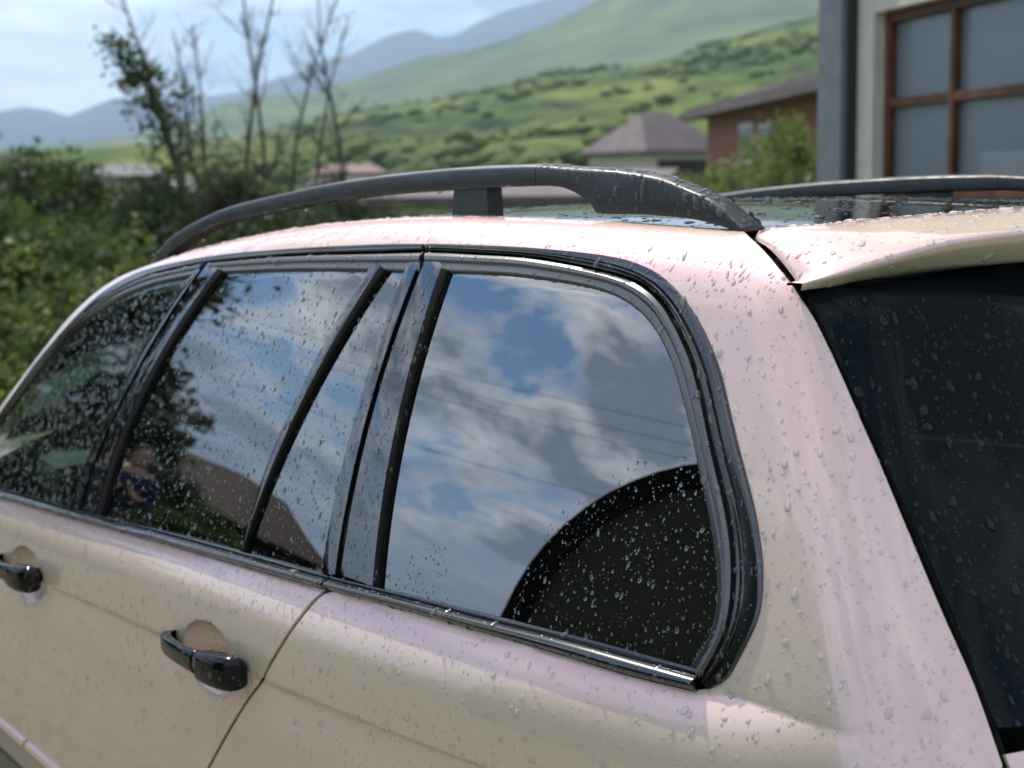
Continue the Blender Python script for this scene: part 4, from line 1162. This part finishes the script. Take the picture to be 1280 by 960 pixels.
b1 = make_bush(1.25, 1.95, 15000, 'leaf_dark', 1, horiz(30, 14.0), label='dark green bush at the far left edge below the blue mountains', cat='bush', group='bushes beside the car')
b2 = make_bush(1.1, 1.65, 13000, 'leaf_mid', 2, horiz(112, 15.5), label='mid green bush behind the leaning leafy tree', cat='bush', group='bushes beside the car')
b3 = make_bush(1.0, 1.3, 12000, 'leaf_light', 3, horiz(20, 9.5), label='bright yellow green bush low at the left edge beside the front window', cat='bush', group='bushes beside the car')
for src, px, d, sc, rz, lab in (
        (b1, 200, 14.5, .92, 1.0, 'dark bush directly behind the front end of the near roof rail'),
        (b2, -45, 12.0, 1.12, 2.0, 'tall bush cut by the left edge of the picture'),
        (b1, 70, 20.0, 1.05, 3.2, 'shadowy bush farther back between the two left bushes'),
        (b1, 290, 18.0, .95, 4.0, 'dark bush under the many stemmed bare tree'),
        (b2, 345, 21.0, .98, 5.0, 'green bush under the straight thin bare trunk'),
        (b1, 415, 22.0, .90, .4, 'dark bush behind the bare tree nearest the reddish roof'),
        (b2, 160, 11.5, .62, 2.4, 'small green bush before the taller ones, left of the roof rail'),
        (b3, 85, 11.0, .80, 1.7, 'low light green bush under the window line at the left'),
        (b3, 470, 19.0, .85, .9, 'light green bush seen beneath the roof rail left of its foot'),
        (b3, 520, 24.0, .9, 2.9, 'light green bush beneath the rail close to its foot'),
        (b2, 250, 24.0, 1.05, 3.9, 'green bush beside the smaller white roof'),
        (b3, -10, 7.6, .62, 3.0, 'pale green bush nearest the front door window'),
        (b2, 60, 8.3, .55, 5.5, 'small mid green bush just beyond the windscreen pillar')):
    copy_thing(src, horiz(px, d), rz, sc, label=lab)
# light shrubs in front of the brick house
s1 = make_bush(1.1, 1.95, 13000, 'leaf_light', 8, horiz(915, 19.0), label='tall light green shrub in front of the brick house wall', cat='shrub', group='shrubs by the brick house')
copy_thing(s1, horiz(1005, 15.0), 2.1, (.85, .85, 1.15), label='light green shrub between the brick house and the grey post', cat='shrub')
copy_thing(s1, horiz(880, 24.0), 4.1, (.9, .9, .86), label='light green shrub in front of the dark garage door', cat='shrub')
copy_thing(s1, horiz(965, 21.0), 1.1, (.9, .9, .98), label='light green shrub before the brick house windows', cat='shrub')


# --- bare trees
def branch_path(p, d, L, n, g, wob, up=.12):
    pts = [np.array(p, float)]; d = np.array(d, float)
    for i in range(n):
        d = d+g.normal(0, wob, 3)+np.array([0, 0, up]); d /= np.linalg.norm(d); pts.append(pts[-1]+d*L/n)
    return pts
def bare_tree(loc, h, stems, seed, twig=26, r0=.06, lean=.12, rz=0.0, **kw):
    g = np.random.default_rng(seed); t = empty('bare_tree', loc, rz, **kw); tw = MB()
    for s_ in range(stems):
        a = g.uniform(0, 6.28); d = np.array([math.cos(a)*lean, math.sin(a)*lean, 1.0]); hh = h*g.uniform(.75, 1.0) if s_ else h
        pts = branch_path((math.cos(a)*.08*(stems > 1), math.sin(a)*.08*(stems > 1), -.1), d, hh, 12, g, .05, .05)
        rad = np.linspace(r0*(1 if s_ == 0 else .7), .008, len(pts))
        MB().tube(pts, rad, 7).build('trunk', 'bark', t, smooth=True)
        for k_ in range(twig):
            i = g.integers(3, len(pts)-1); a = g.uniform(0, 6.28)
            q = branch_path(pts[i], (math.cos(a), math.sin(a), g.uniform(.5, 1.4)), h*g.uniform(.08, .26)*(1.2-i/len(pts)), 5, g, .16, .10)
            tw.tube(q, np.linspace(rad[i]*.42+.003, .003, len(q)), 4)
            for _ in range(3):
                j = g.integers(1, len(q)-1); a2 = g.uniform(0, 6.28)
                q2 = branch_path(q[j], (math.cos(a2), math.sin(a2), .9), h*g.uniform(.03, .09), 3, g, .2, .1)
                tw.tube(q2, [.004, .0035, .003, .002], 3)
    tw.build('branches', 'bark', t, kind='stuff')
    return t
G_ = 'bare trees left of the roof rail'
bare_tree(horiz(283, 17.0), 4.5, 4, 5, 18, .040, .14, label='bare tree with several stems fanning out, tallest in the left group', cat='tree', group=G_)
bare_tree(horiz(334, 19.0), 5.6, 1, 6, 18, .036, .004, label='straight thin bare tree right of the many stemmed one', cat='tree', group=G_)
bare_tree(horiz(354, 20.0), 4.7, 1, 7, 20, .032, .06, label='slender bare tree between the straight trunk and the leaning one', cat='tree', group=G_)
bare_tree(horiz(374, 18.5), 3.9, 1, 8, 20, .034, .16, rz=2.2, label='bare tree leaning to the right across the middle of its group', cat='tree', group=G_)
bare_tree(horiz(426, 20.0), 4.3, 1, 9, 22, .045, .015, label='bare tree with the thickest trunk, nearest to the roof rail top', cat='tree', group=G_)
bare_tree(horiz(262, 21.0), 2.9, 2, 12, 20, .035, .12, label='small bare tree behind the many stemmed one', cat='tree', group=G_)


def leafy_tree(loc, pts, n, m, seed, sq, size, r0=.05, name='leafy_tree', clump=30, spread=.35, **kw):
    t = empty(name, loc, **kw); g = np.random.default_rng(seed)
    MB().tube(pts, np.linspace(r0, .01, len(pts)), 7).build('trunk', 'bark', t, smooth=True)
    P = np.array(pts, float); top = smooth_line(P, 60)
    def shp(g_, k_):
        i = g_.integers(16, 60, k_); return top[i]+g_.normal(0, spread, (k_, 3))*(.4+.6*(60-i[:, None])/44)
    V, F = leaf_cloud(n, shp, size, clump, sq, seed)
    leaf_object('foliage', V, F, m, t)
    mb = MB()
    for k_ in range(14):
        i = g.integers(14, 56); a = g.uniform(0, 6.28)
        mb.tube(branch_path(top[i], (math.cos(a), math.sin(a), .6), .5, 4, g, .2), np.linspace(.012, .003, 5), 4)
    mb.build('branches', 'bark', t, kind='stuff')
    return t
base = np.array(horiz(238, 15.5))
q = [at(238, 300, 15.5), at(222, 215, 15.5), at(205, 160, 15.5), at(185, 110, 15.4), at(165, 80, 15.3), at(148, 66, 15.2)]
leafy_tree(tuple(base), [np.array(p)-base for p in q], 950, 'leaf_dark', 21, .10, .040, .035, clump=34, spread=.20, label='small leafy tree leaning left against the bright clouds', cat='tree')


# --- near house at the right with a large brown framed window
def near_house():
    az = math.radians(-23.6); u = np.array([math.cos(az), math.sin(az), 0]); A = at(1066, 200, 8.9); A = np.array([A[0], A[1], 0])
    nrm = np.array([u[1], -u[0], 0]);
    if np.dot(nrm, CAM-A) < 0: nrm = -nrm
    def on_wall(px, py, o=0.0):
        d = ray(px, py); P0 = A+nrm*o; t = np.dot(P0-CAM, nrm)/np.dot(d, nrm); P = CAM+d*t; return np.dot(P-A, u), P[2]
    house = empty('near_house', tuple(A), label='cream rendered house with a big brown timber framed window at the right edge', cat='house')
    def blk(s0, s1, z0, z1, d0, d1):        # along the wall, height, depth (+ towards the camera)
        V = []
        for s_, z_, d_ in ((s0, z0, d0), (s1, z0, d0), (s1, z0, d1), (s0, z0, d1), (s0, z1, d0), (s1, z1, d0), (s1, z1, d1), (s0, z1, d1)):
            V.append(u*s_+nrm*d_+np.array([0, 0, z_]))
        return V, [(0, 3, 2, 1), (4, 5, 6, 7), (0, 1, 5, 4), (1, 2, 6, 5), (2, 3, 7, 6), (3, 0, 4, 7)]
    def part(name, m, par, *bs, bevel=0):
        mb = MB()
        for b in bs: mb.add(*blk(*b))
        return mb.build(name, m, par, bevel=bevel)
    s_l = on_wall(1091, 120)[0]; ztop = on_wall(1110, 12)[1]; zm = on_wall(1190, 121, -.10)[1]
    sgn = 1 if on_wall(1280, 120)[0] > s_l else -1
    sL = s_l; sR = s_l+4*(on_wall(1196, 120, -.10)[0]-on_wall(1112, 120, -.10)[0])
    z0 = zm-2*(ztop-zm)
    lo, hi = min(sL, sR), max(sL, sR)
    end = sR+sgn*3.5
    a0, a1 = min(0, s_l), max(0, s_l)
    w_ = part('wall', 'render_wall', house, (a0, a1, -.1, 4.6, -.30, 0))
    part('wall', 'render_wall', house, (lo, hi, ztop, 4.6, -.30, 0)); part('wall', 'render_wall', house, (lo, hi, -.1, z0, -.30, 0))
    part('wall', 'render_wall', house, (min(sR, end), max(sR, end), -.1, 4.6, -.30, 0))
    part('side_wall', 'render_wall', house, (min(0, sgn*.3), max(0, sgn*.3), -.1, 4.6, -6.0, -.30))
    part('eaves', 'dark_wood', house, (min(-sgn*.5, end), max(-sgn*.5, end), 4.6, 4.85, -6.2, .6))
    s1 = on_wall(1040, 200)[0]; s2 = on_wall(1050, 200, .1)[0]; s1, s2 = (s1, s2)
    part('corner_post', 'grey_post', house, (min(s2, s1), max(s2, s1), -.1, 4.6, -.34, .10), bevel=.008)
    part('downpipe', 'dark_metal', house, (min(s2+sgn*.003, -sgn*.003), max(s2+sgn*.003, -sgn*.003), -.1, 4.6, -.2, .085), bevel=.03)
    win = empty('window', (0, 0, 0), parent=house)
    n = 4; cw = (sR-sL)/n; zs = [z0, z0+(ztop-z0)/3, z0+2*(ztop-z0)/3, ztop]; fw = .055
    part('frame', 'brown_wood', win, (lo, hi, ztop-fw, ztop, -.16, -.07)); part('frame', 'brown_wood', win, (lo, hi, z0, z0+fw, -.16, -.07))
    for k_ in range(n+1):
        c = sL+cw*k_; w2 = .055 if k_ in (0, n) else .042
        c = c+sgn*w2/2 if k_ == 0 else (c-sgn*w2/2 if k_ == n else c)
        part('mullion', 'brown_wood', win, (c-w2/2, c+w2/2, z0+fw, ztop-fw, -.158, -.068), bevel=.004)
    for z_ in zs[1:-1]: part('rail', 'brown_wood', win, (lo+.056, hi-.056, z_-.024, z_+.024, -.154, -.072), bevel=.004)
    for k_ in range(n):
        for j in range(3):
            a, b = sorted((sL+cw*k_+sgn*.0, sL+cw*(k_+1)))
            part('pane', 'misty_glass', win, (a+.02, b-.02, zs[j]+.02, zs[j+1]-.02, -.12, -.114))
    part('curtain', 'curtain', win, (lo, hi, z0, ztop, -.60, -.58))
    return house
near_house()


# --- houses down the slope
def house(name, c, L, Wd, zb, ze, zr, rot, wall, roof, hip=.0, over=.35, wins=(), door=None, rows=0, **kw):
    """c = middle of the plan; L along its own x, Wd along y; ze eaves, zr ridge; hip = ridge shortening"""
    t = empty(name, (c[0], c[1], zb), rot, **kw)
    MB().box((-L/2, -Wd/2, -.3), (L/2, Wd/2, ze-zb)).build('wall', wall, t)
    e = ze-zb-.05; r = zr-zb; lx, wy = L/2+over, Wd/2+over; hx = max(lx-hip, .05)
    th = .14
    V = [(-lx, -wy, e), (lx, -wy, e), (lx, wy, e), (-lx, wy, e), (-hx, 0, r), (hx, 0, r)]
    V2 = [(x, y, z+th) for x, y, z in V]
    F = [(0, 1, 5, 4), (2, 3, 4, 5), (1, 2, 5), (3, 0, 4)]
    mb = MB(); mb.add(V2, F); mb.add(V[:4]+V2[:4], [(0, 1, 5, 4), (1, 2, 6, 5), (2, 3, 7, 6), (3, 0, 4, 7), (0, 3, 2, 1)])
    ro = mb.build('roof', roof, t)
    if rows:                                    # standing ribs on the sheet roof
        rb_ = MB()
        for s_ in (-1, 1):
            for x in np.linspace(-lx+.1, lx-.1, rows):
                f = min(1.0, (lx-abs(x))/max(lx-hx, 1e-3)); top = (x, s_*wy*(1-f), e+th+(r-e)*f+.02)
                rb_.tube([(x, s_*wy, e+th+.02), top], .03, 4)
        rb_.build('roof_rib', roof, ro, kind='stuff')
    for (side, s0, s1, z0, z1) in wins:
        y = side*Wd/2
        f = MB().box((s0, min(y, y+side*.05), z0), (s1, max(y, y+side*.05), z1)).build('window', 'white_frame', t)
        MB().box((s0+.08, min(y+side*.05, y+side*.06), z0+.08), (s1-.08, max(y+side*.05, y+side*.06), z1-.08)).build('pane', 'house_glass', f)
    if door:
        side, s0, s1, z1 = door; y = side*Wd/2
        MB().box((s0, min(y, y+side*.06), 0), (s1, max(y, y+side*.06), z1)).build('garage_door', 'dark_wood', t)
    return t
def yaw_to(c): d = CAM[:2]-np.array(c[:2]); return math.atan2(d[1], d[0])
def facade(p_left, p_right, depth, **kw):
    """house whose long front runs between two eaves corners, the plan reaching away from the camera"""
    a, b = np.array(p_left[:2]), np.array(p_right[:2]); u = (b-a)/np.linalg.norm(b-a); n = np.array([-u[1], u[0]])
    if np.dot(n, CAM[:2]-a) > 0: n = -n
    return (a+b)/2+n*depth/2, np.linalg.norm(b-a), math.atan2(u[1], u[0])+(0 if np.dot(np.array([-u[1], u[0]]), n) > 0 else math.pi)
cA, LA, rA = facade(at(810, 192, 80), at(905, 197, 83), 5.8)
house('hip_roof_house', cA, LA, 5.8, 0, 2.9, 4.95, rA, 'cream_wall', 'roof_metal', hip=1.9, over=.35, rows=22,
      door=(-1, -1.9, 1.9, 2.5), label='low house with a grey violet hipped sheet roof in the valley', cat='house')
cB, LB, rB = facade(at(884, 152, 44), at(1075, 106, 29.5), 6.0)
def on_front(cen, L, rot, depth, px, py):
    u = np.array([math.cos(rot), math.sin(rot)]); n = np.array([-u[1], u[0]]); P0 = np.array(cen)-n*depth/2
    d = ray(px, py); t_ = np.dot(P0-CAM[:2], n)/np.dot(d[:2], n); P = CAM+d*t_; return np.dot(P[:2]-np.array(cen), u), P[2]
bw = []
for xa, xb in ((926, 942), (950, 967)):
    sa, za = on_front(cB, LB, rB, 6.0, xa, 156); sb_, zb_ = on_front(cB, LB, rB, 6.0, xb, 204); bw.append((-1, min(sa, sb_), max(sa, sb_), zb_, za))
house('brick_house', cB, LB, 6.0, 0, 3.35, 4.35, rB, 'brick_wall', 'roof_metal', hip=1.2, over=.6, rows=40, wins=bw,
      label='brick house with pale windows and a wide grey roof left of the grey post', cat='house')
pC = at(690, 250, 27)
house('low_shed', (pC[0]+1.2, pC[1]-.6), 5.0, 3.0, -.4, 1.28, 1.68, yaw_to(pC)+math.pi/2-.35, 'cream_wall', 'roof_metal', hip=0.0, over=.25, label='low cream shed with grey roof seen under the near roof rail', cat='shed')
pD = at(535, 250, 30)
house('grey_shed', (pD[0]+1.2, pD[1]-.6), 4.6, 3.0, -.4, 1.15, 1.62, yaw_to(pD)+math.pi/2+.3, 'cream_wall', 'roof_metal', hip=0.3, over=.25, label='grey roofed shed left of the rail foot behind the light green bushes', cat='shed')
for px, py, d, m_, lab, L in ((160, 214, 62, 'roof_white', 'small distant house with a white roof above the left bushes', 2.4), (247, 232, 55, 'roof_white', 'smaller white roofed hut right of the first white roof', 2.2),
                             (436, 212, 70, 'roof_red', 'distant house with a dull red roof behind the bare trees', 2.8)):
    p = at(px, py, d)
    house('distant_house', (p[0], p[1]), L, 2.6, 0, p[2]-.25, p[2]+.12, yaw_to(p)+math.pi/2+.2, 'cream_wall', m_, hip=.6, over=.2, label=lab, cat='house')


# --- things across the yard, seen only as reflections in the side windows and paint
def standin():  # invented body for an unknown dark reflection, shaped to mirror its outline
    p0 = np.array([-.42, .82]); D = 4.6; az = math.radians(66); c = p0+D*np.array([math.cos(az), math.sin(az)])
    t = empty('arched_standin', (c[0], c[1], 0), az-math.pi/2, label='olive round topped shelter with a thick black rim, made up for its reflection in the rear quarter window', cat='standin')
    hw, zs_, zt = 1.43, 1.50, 3.14
    def prof(k, n=28):
        a = np.linspace(math.pi, 0, n); pts = [(-hw+k, 0)]+[((hw-k)*math.cos(q_), zs_+(zt-zs_-k)*math.sin(q_)) for q_ in a]+[(hw-k, 0)]
        return pts
    o, i_ = prof(0), prof(.17)
    mb = MB(); n = len(o)
    for y0, y1 in ((-.05, .10), (2.35, 2.5)):
        rg_ = [np.array([(a[0], y0, a[1]), (a[0], y1, a[1]), (b[0], y1, b[1]), (b[0], y0, b[1])]) for a, b in zip(o, i_)]
        mb.loft(rg_)
    mb.build('rim', 'rubber', t)
    c_ = prof(.02); MB().grid([[(x, y, z) for x, z in c_] for y in (.10, 1.2, 2.35)]).build('cover', 'olive_canvas', t, smooth=True)
    MB().prism(prof(.10), .0, .04).build('front_cloth', 'olive_canvas', t); MB().prism(prof(.10), 2.40, 2.44).build('back_cloth', 'olive_canvas', t)
standin()
def refl_at(az_deg, dist): a = math.radians(az_deg); return (.45+dist*math.cos(a), .88+dist*math.sin(a))
# timber house with a hipped end, its roof line reflected in the rear door window
def timber_house():
    cst = np.array(refl_at(31.2, 22.0)); aw = math.radians(31.2-90)
    t = empty('timber_house', (cst[0], cst[1], 0), aw, label='dark timber house with a brown hipped roof reflected in the rear door window', cat='house')
    MB().box((-1.9, .6, -.1), (12, 6.4, 1.75)).build('wall', 'dark_wood', t)
    V = [(-2.45, .1, 1.70), (12.6, .1, 1.70), (12.6, 7, 1.70), (-2.45, 7, 1.70), (0.0, 3.5, 3.2), (11.0, 3.5, 3.2)]
    V2 = [(x, y, z+.14) for x, y, z in V]
    MB().add(V2, [(0, 1, 5, 4), (2, 3, 4, 5), (1, 2, 5), (3, 0, 4)]).add(V[:4]+V2[:4], [(0, 1, 5, 4), (1, 2, 6, 5), (2, 3, 7, 6), (3, 0, 4, 7), (0, 3, 2, 1)]).build('roof', 'roof_brown', t)
    for x in (8, 5.2, 2.2): MB().box((x, .55, .8), (x+1, .6, 1.5)).build('window', 'house_glass', t)
timber_house()
for az_, d, sc, src, lab in ((25.5, 14.0, .95, b2, 'green bush before the timber house, reflected in the rear door window'), (28.3, 15.0, .8, b2, 'second green bush before the timber house, nearer its hipped end'),
                             (22.0, 17.0, 1.1, b1, 'dark bush at the far end of the timber house'), (18.0, 15.0, 1.15, b1, 'dark bush across the yard opposite the front door'), (14.0, 14.0, 1.2, b1, 'tall dark bush across the yard ahead of the car')):
    x, y = refl_at(az_, d); copy_thing(src, (x, y, 0), az_, sc, label=lab, group='bushes across the yard')
x, y = refl_at(21.6, 18.0)
leafy_tree((x, y, 0), [np.array(p) for p in ((0, 0, 0), (.05, 0, .9), (-.05, .05, 1.7), (.1, 0, 2.5), (0, .1, 3.3))], 5000, 'leaf_dark', 33, .20, .07, .08, clump=44, spread=.55, label='dark leafy tree across the yard, reflected at the front of the rear door window', cat='tree')
x, y = refl_at(14.5, 13.0)
leafy_tree((x, y, 0), [np.array(p) for p in ((0, 0, 0), (.05, 0, 1.2), (-.1, .05, 2.4), (.1, 0, 3.6), (0, .1, 5.0))], 9000, 'leaf_dark', 34, .26, .08, .1, clump=60, spread=.8, label='tall leafy tree across the yard, reflected in the front door window', cat='tree')
# overhead lines
def pole(p, lab):
    t = empty('utility_pole', (p[0], p[1], 0), label=lab, cat='utility pole', group='poles carrying the overhead wires')
    MB().tube([(0, 0, -.2), (0, 0, 7.6)], [.13, .09], 10).build('post', 'pole_grey', t, smooth=True)
    MB().box((-.04, -.75, 7.1), (.04, .75, 7.2)).build('crossarm', 'pole_grey', t)
pA_, pB_ = np.array([-9.0, 15.5]), np.array([36.0, 5.0])
pole(pA_, 'utility pole behind the photographer holding the wires'); pole(pB_, 'utility pole beyond the front of the car holding the wires')
for k_, (o, z, sag, lab) in enumerate(((-.65, 7.22, 1.1, 'nearest of the three thin overhead wires on the crossarms'), (-.2, 7.22, 1.25, 'middle overhead wire on the crossarms'),
        (.65, 7.22, 1.2, 'farthest overhead wire from the car on the crossarms'), (0, 6.3, 1.6, 'lowest and most sagging overhead wire, below the crossarms'))):
    t_ = np.linspace(0, 1, 40)
    P = np.stack([pA_[0]+(pB_[0]-pA_[0])*t_, pA_[1]+(pB_[1]-pA_[1])*t_+o, z-sag*4*t_*(1-t_)], 1)
    MB().tube(P, .005, 5).build('overhead_wire', 'rubber', label=lab, cat='wire', group='overhead wires across the yard')

# --- person across the yard (mirrored in the rear door window)
mat('navy_cloth', (.012, .016, .045), .85); mat('dark_jeans', (.02, .023, .03), .85); mat('skin', (.42, .26, .19), .5); mat('brown_hair', (.03, .018, .012), .6); mat('shoe', (.02, .02, .02), .5)
def skinned(name, pts, edges, rad, m, parent, root=0, sub=2):
    me = bpy.data.meshes.new(name); me.from_pydata([tuple(p) for p in pts], edges, []); me.materials.append(MATS[m])
    o = new_obj(name, me, parent)
    sk = o.modifiers.new('skin', 'SKIN'); sk.use_smooth_shade = True
    L = me.skin_vertices[0].data if me.skin_vertices else None
    if L is None:
        bm = bmesh.new(); bm.from_mesh(me); bm.verts.layers.skin.verify(); bm.to_mesh(me); bm.free(); L = me.skin_vertices[0].data
    for i, r in enumerate(rad): L[i].radius = (r, r) if np.isscalar(r) else r; L[i].use_root = (i == root)
    sb = o.modifiers.new('subdivision', 'SUBSURF'); sb.levels = sub; sb.render_levels = sub
    return o
def person(loc, rz, **kw):
    t = empty('person', loc, rz, **kw)
    # joints: pelvis, belly, chest, neck base, neck, | legs | arms bent forward holding a phone at chest height
    P = [(0, 0, .93), (0, .01, 1.12), (0, 0, 1.33), (0, -.01, 1.47), (0, .01, 1.55),
         (.09, 0, .88), (.11, .02, .50), (.12, -.02, .09), (-.09, 0, .88), (-.11, .0, .50), (-.12, -.03, .09),
         (.17, -.01, 1.43), (.22, .02, 1.17), (.10, .27, 1.22), (-.17, -.01, 1.43), (-.22, .02, 1.17), (-.10, .27, 1.22)]
    E = [(0, 1), (1, 2), (2, 3), (3, 4), (0, 5), (5, 6), (6, 7), (0, 8), (8, 9), (9, 10), (3, 11), (11, 12), (12, 13), (3, 14), (14, 15), (15, 16)]
    R = [(.15, .11), (.145, .105), (.16, .11), (.10, .08), .055, .095, .07, .05, .095, .07, .05, .065, .05, .034, .065, .05, .034]
    skinned('body', P, E, R, 'skin', t)
    J = [(0, .0, .86), (0, .01, 1.12), (0, 0, 1.33), (0, -.01, 1.47), (.175, -.01, 1.43), (.225, .02, 1.16), (.115, .24, 1.215), (-.175, -.01, 1.43), (-.225, .02, 1.16), (-.115, .24, 1.215)]
    skinned('jacket', J, [(0, 1), (1, 2), (2, 3), (3, 4), (4, 5), (5, 6), (3, 7), (7, 8), (8, 9)], [(.19, .15), (.175, .14), (.19, .14), (.12, .10), .085, .068, .05, .085, .068, .05], 'navy_cloth', t)
    T_ = [(0, 0, .92), (.095, 0, .84), (.11, .02, .50), (.12, -.02, .12), (-.095, 0, .84), (-.11, .0, .50), (-.12, -.03, .12)]
    skinned('trousers', T_, [(0, 1), (1, 2), (2, 3), (0, 4), (4, 5), (5, 6)], [(.16, .13), .115, .09, .07, .115, .09, .07], 'dark_jeans', t)
    for s_ in (1, -1):
        skinned('shoe', [(s_*.12, -.06, .05), (s_*.12, .05, .05), (s_*.13, .17, .04)], [(0, 1), (1, 2)], [.045, .05, .035], 'shoe', t)
        w0 = np.array([s_*.10, .27, 1.22]); skinned('hand', [w0, w0+[-s_*.02, .06, .02], w0+[-s_*.03, .09, .04]], [(0, 1), (1, 2)], [.026, .038, .03], 'skin', t)
        for k_ in range(4):
            b = w0+np.array([-s_*(.012+.012*k_), .085-.004*k_, .015+.018*k_]); skinned('finger', [b, b+[-s_*.020, .024, .004], b+[-s_*.042, .020, .006]], [(0, 1), (1, 2)], [.010, .009, .008], 'skin', t, sub=1)
        b = w0+np.array([-s_*.02, .04, .045]); skinned('thumb', [b, b+[-s_*.018, .016, .020], b+[-s_*.030, .024, .034]], [(0, 1), (1, 2)], [.012, .010, .009], 'skin', t, sub=1)
    # head
    th = np.linspace(0, 2*np.pi, 25)[:-1]; rings = []
    for a, rx, ry, dy in ((1.535, .045, .05, .01), (1.555, .055, .07, .02), (1.585, .062, .085, .02), (1.62, .070, .095, .01), (1.66, .074, .098, .005), (1.70, .072, .096, 0), (1.735, .058, .078, 0), (1.755, .03, .04, 0)):
        y = np.sin(th)*ry+dy; nose = np.where((np.abs(np.cos(th)) < .2) & (np.sin(th) > 0), .018*max(0, 1-abs(a-1.63)/.035), 0)
        rings.append(np.stack([np.cos(th)*rx, y+nose, np.full(24, a)], 1))
    hd = MB().loft(rings).build('head', 'skin', t, smooth=True)
    for s_ in (1, -1):
        MB().loft([np.array([(s_*.072, -.012, 1.615), (s_*.085, -.018, 1.62), (s_*.086, -.018, 1.66), (s_*.072, -.005, 1.665)]), np.array([(s_*.072, .006, 1.618), (s_*.080, .002, 1.622), (s_*.080, .004, 1.66), (s_*.072, .010, 1.662)])]).build('ear', 'skin', hd)
        MB().tube([(s_*.027, .092, 1.655), (s_*.027, .101, 1.655)], [.011, .006], 8).build('eye', 'gap_black', hd)
    MB().box((-.022, .098, 1.592), (.022, .104, 1.598)).build('mouth', 'brick_wall', hd)
    rings = []
    for a, k_ in ((1.60, 1.04), (1.66, 1.10), (1.71, 1.12), (1.75, .95), (1.775, .55)):
        y = np.sin(th)*.10*k_; y = np.where(y > .06, .06+(a-1.70)*.5 if a > 1.70 else .02, y); rings.append(np.stack([np.cos(th)*.078*k_, y-.008, np.full(24, a)], 1))
    MB().loft(rings).build('hair', 'brown_hair', hd, smooth=True)
    ph = MB().box((-.075, .335, 1.215), (.075, .345, 1.295)).build('phone', 'gap_black', None, bevel=.003); ph.matrix_world = Matrix.Translation(loc) @ Matrix.Rotation(rz, 4, 'Z')
    ph['label'] = 'dark phone held in front of the chest by the person in navy'; ph['category'] = 'phone'
    return t
x, y = refl_at(21.4, 8.2); person((x, y, -.002), math.radians(21.4+90), label='person in a dark navy jacket standing in the yard, reflected in the rear door window', cat='person')

# --- air
mh = bpy.data.materials.new('haze'); mh.use_nodes = True; t = NT(mh.node_tree)
v = t.n('ShaderNodeVolumePrincipled', {'Color': (.54, .74, 1.0, 1), 'Density': .00012, 'Anisotropy': .2})
o_ = t.n('ShaderNodeOutputMaterial'); t.l(v.outputs[0], o_.inputs['Volume']); MATS['haze'] = mh
HAZE = MB().box((-13500, -13500, -700), (13500, 13500, 1350)).build('haze', 'haze', kind='stuff')
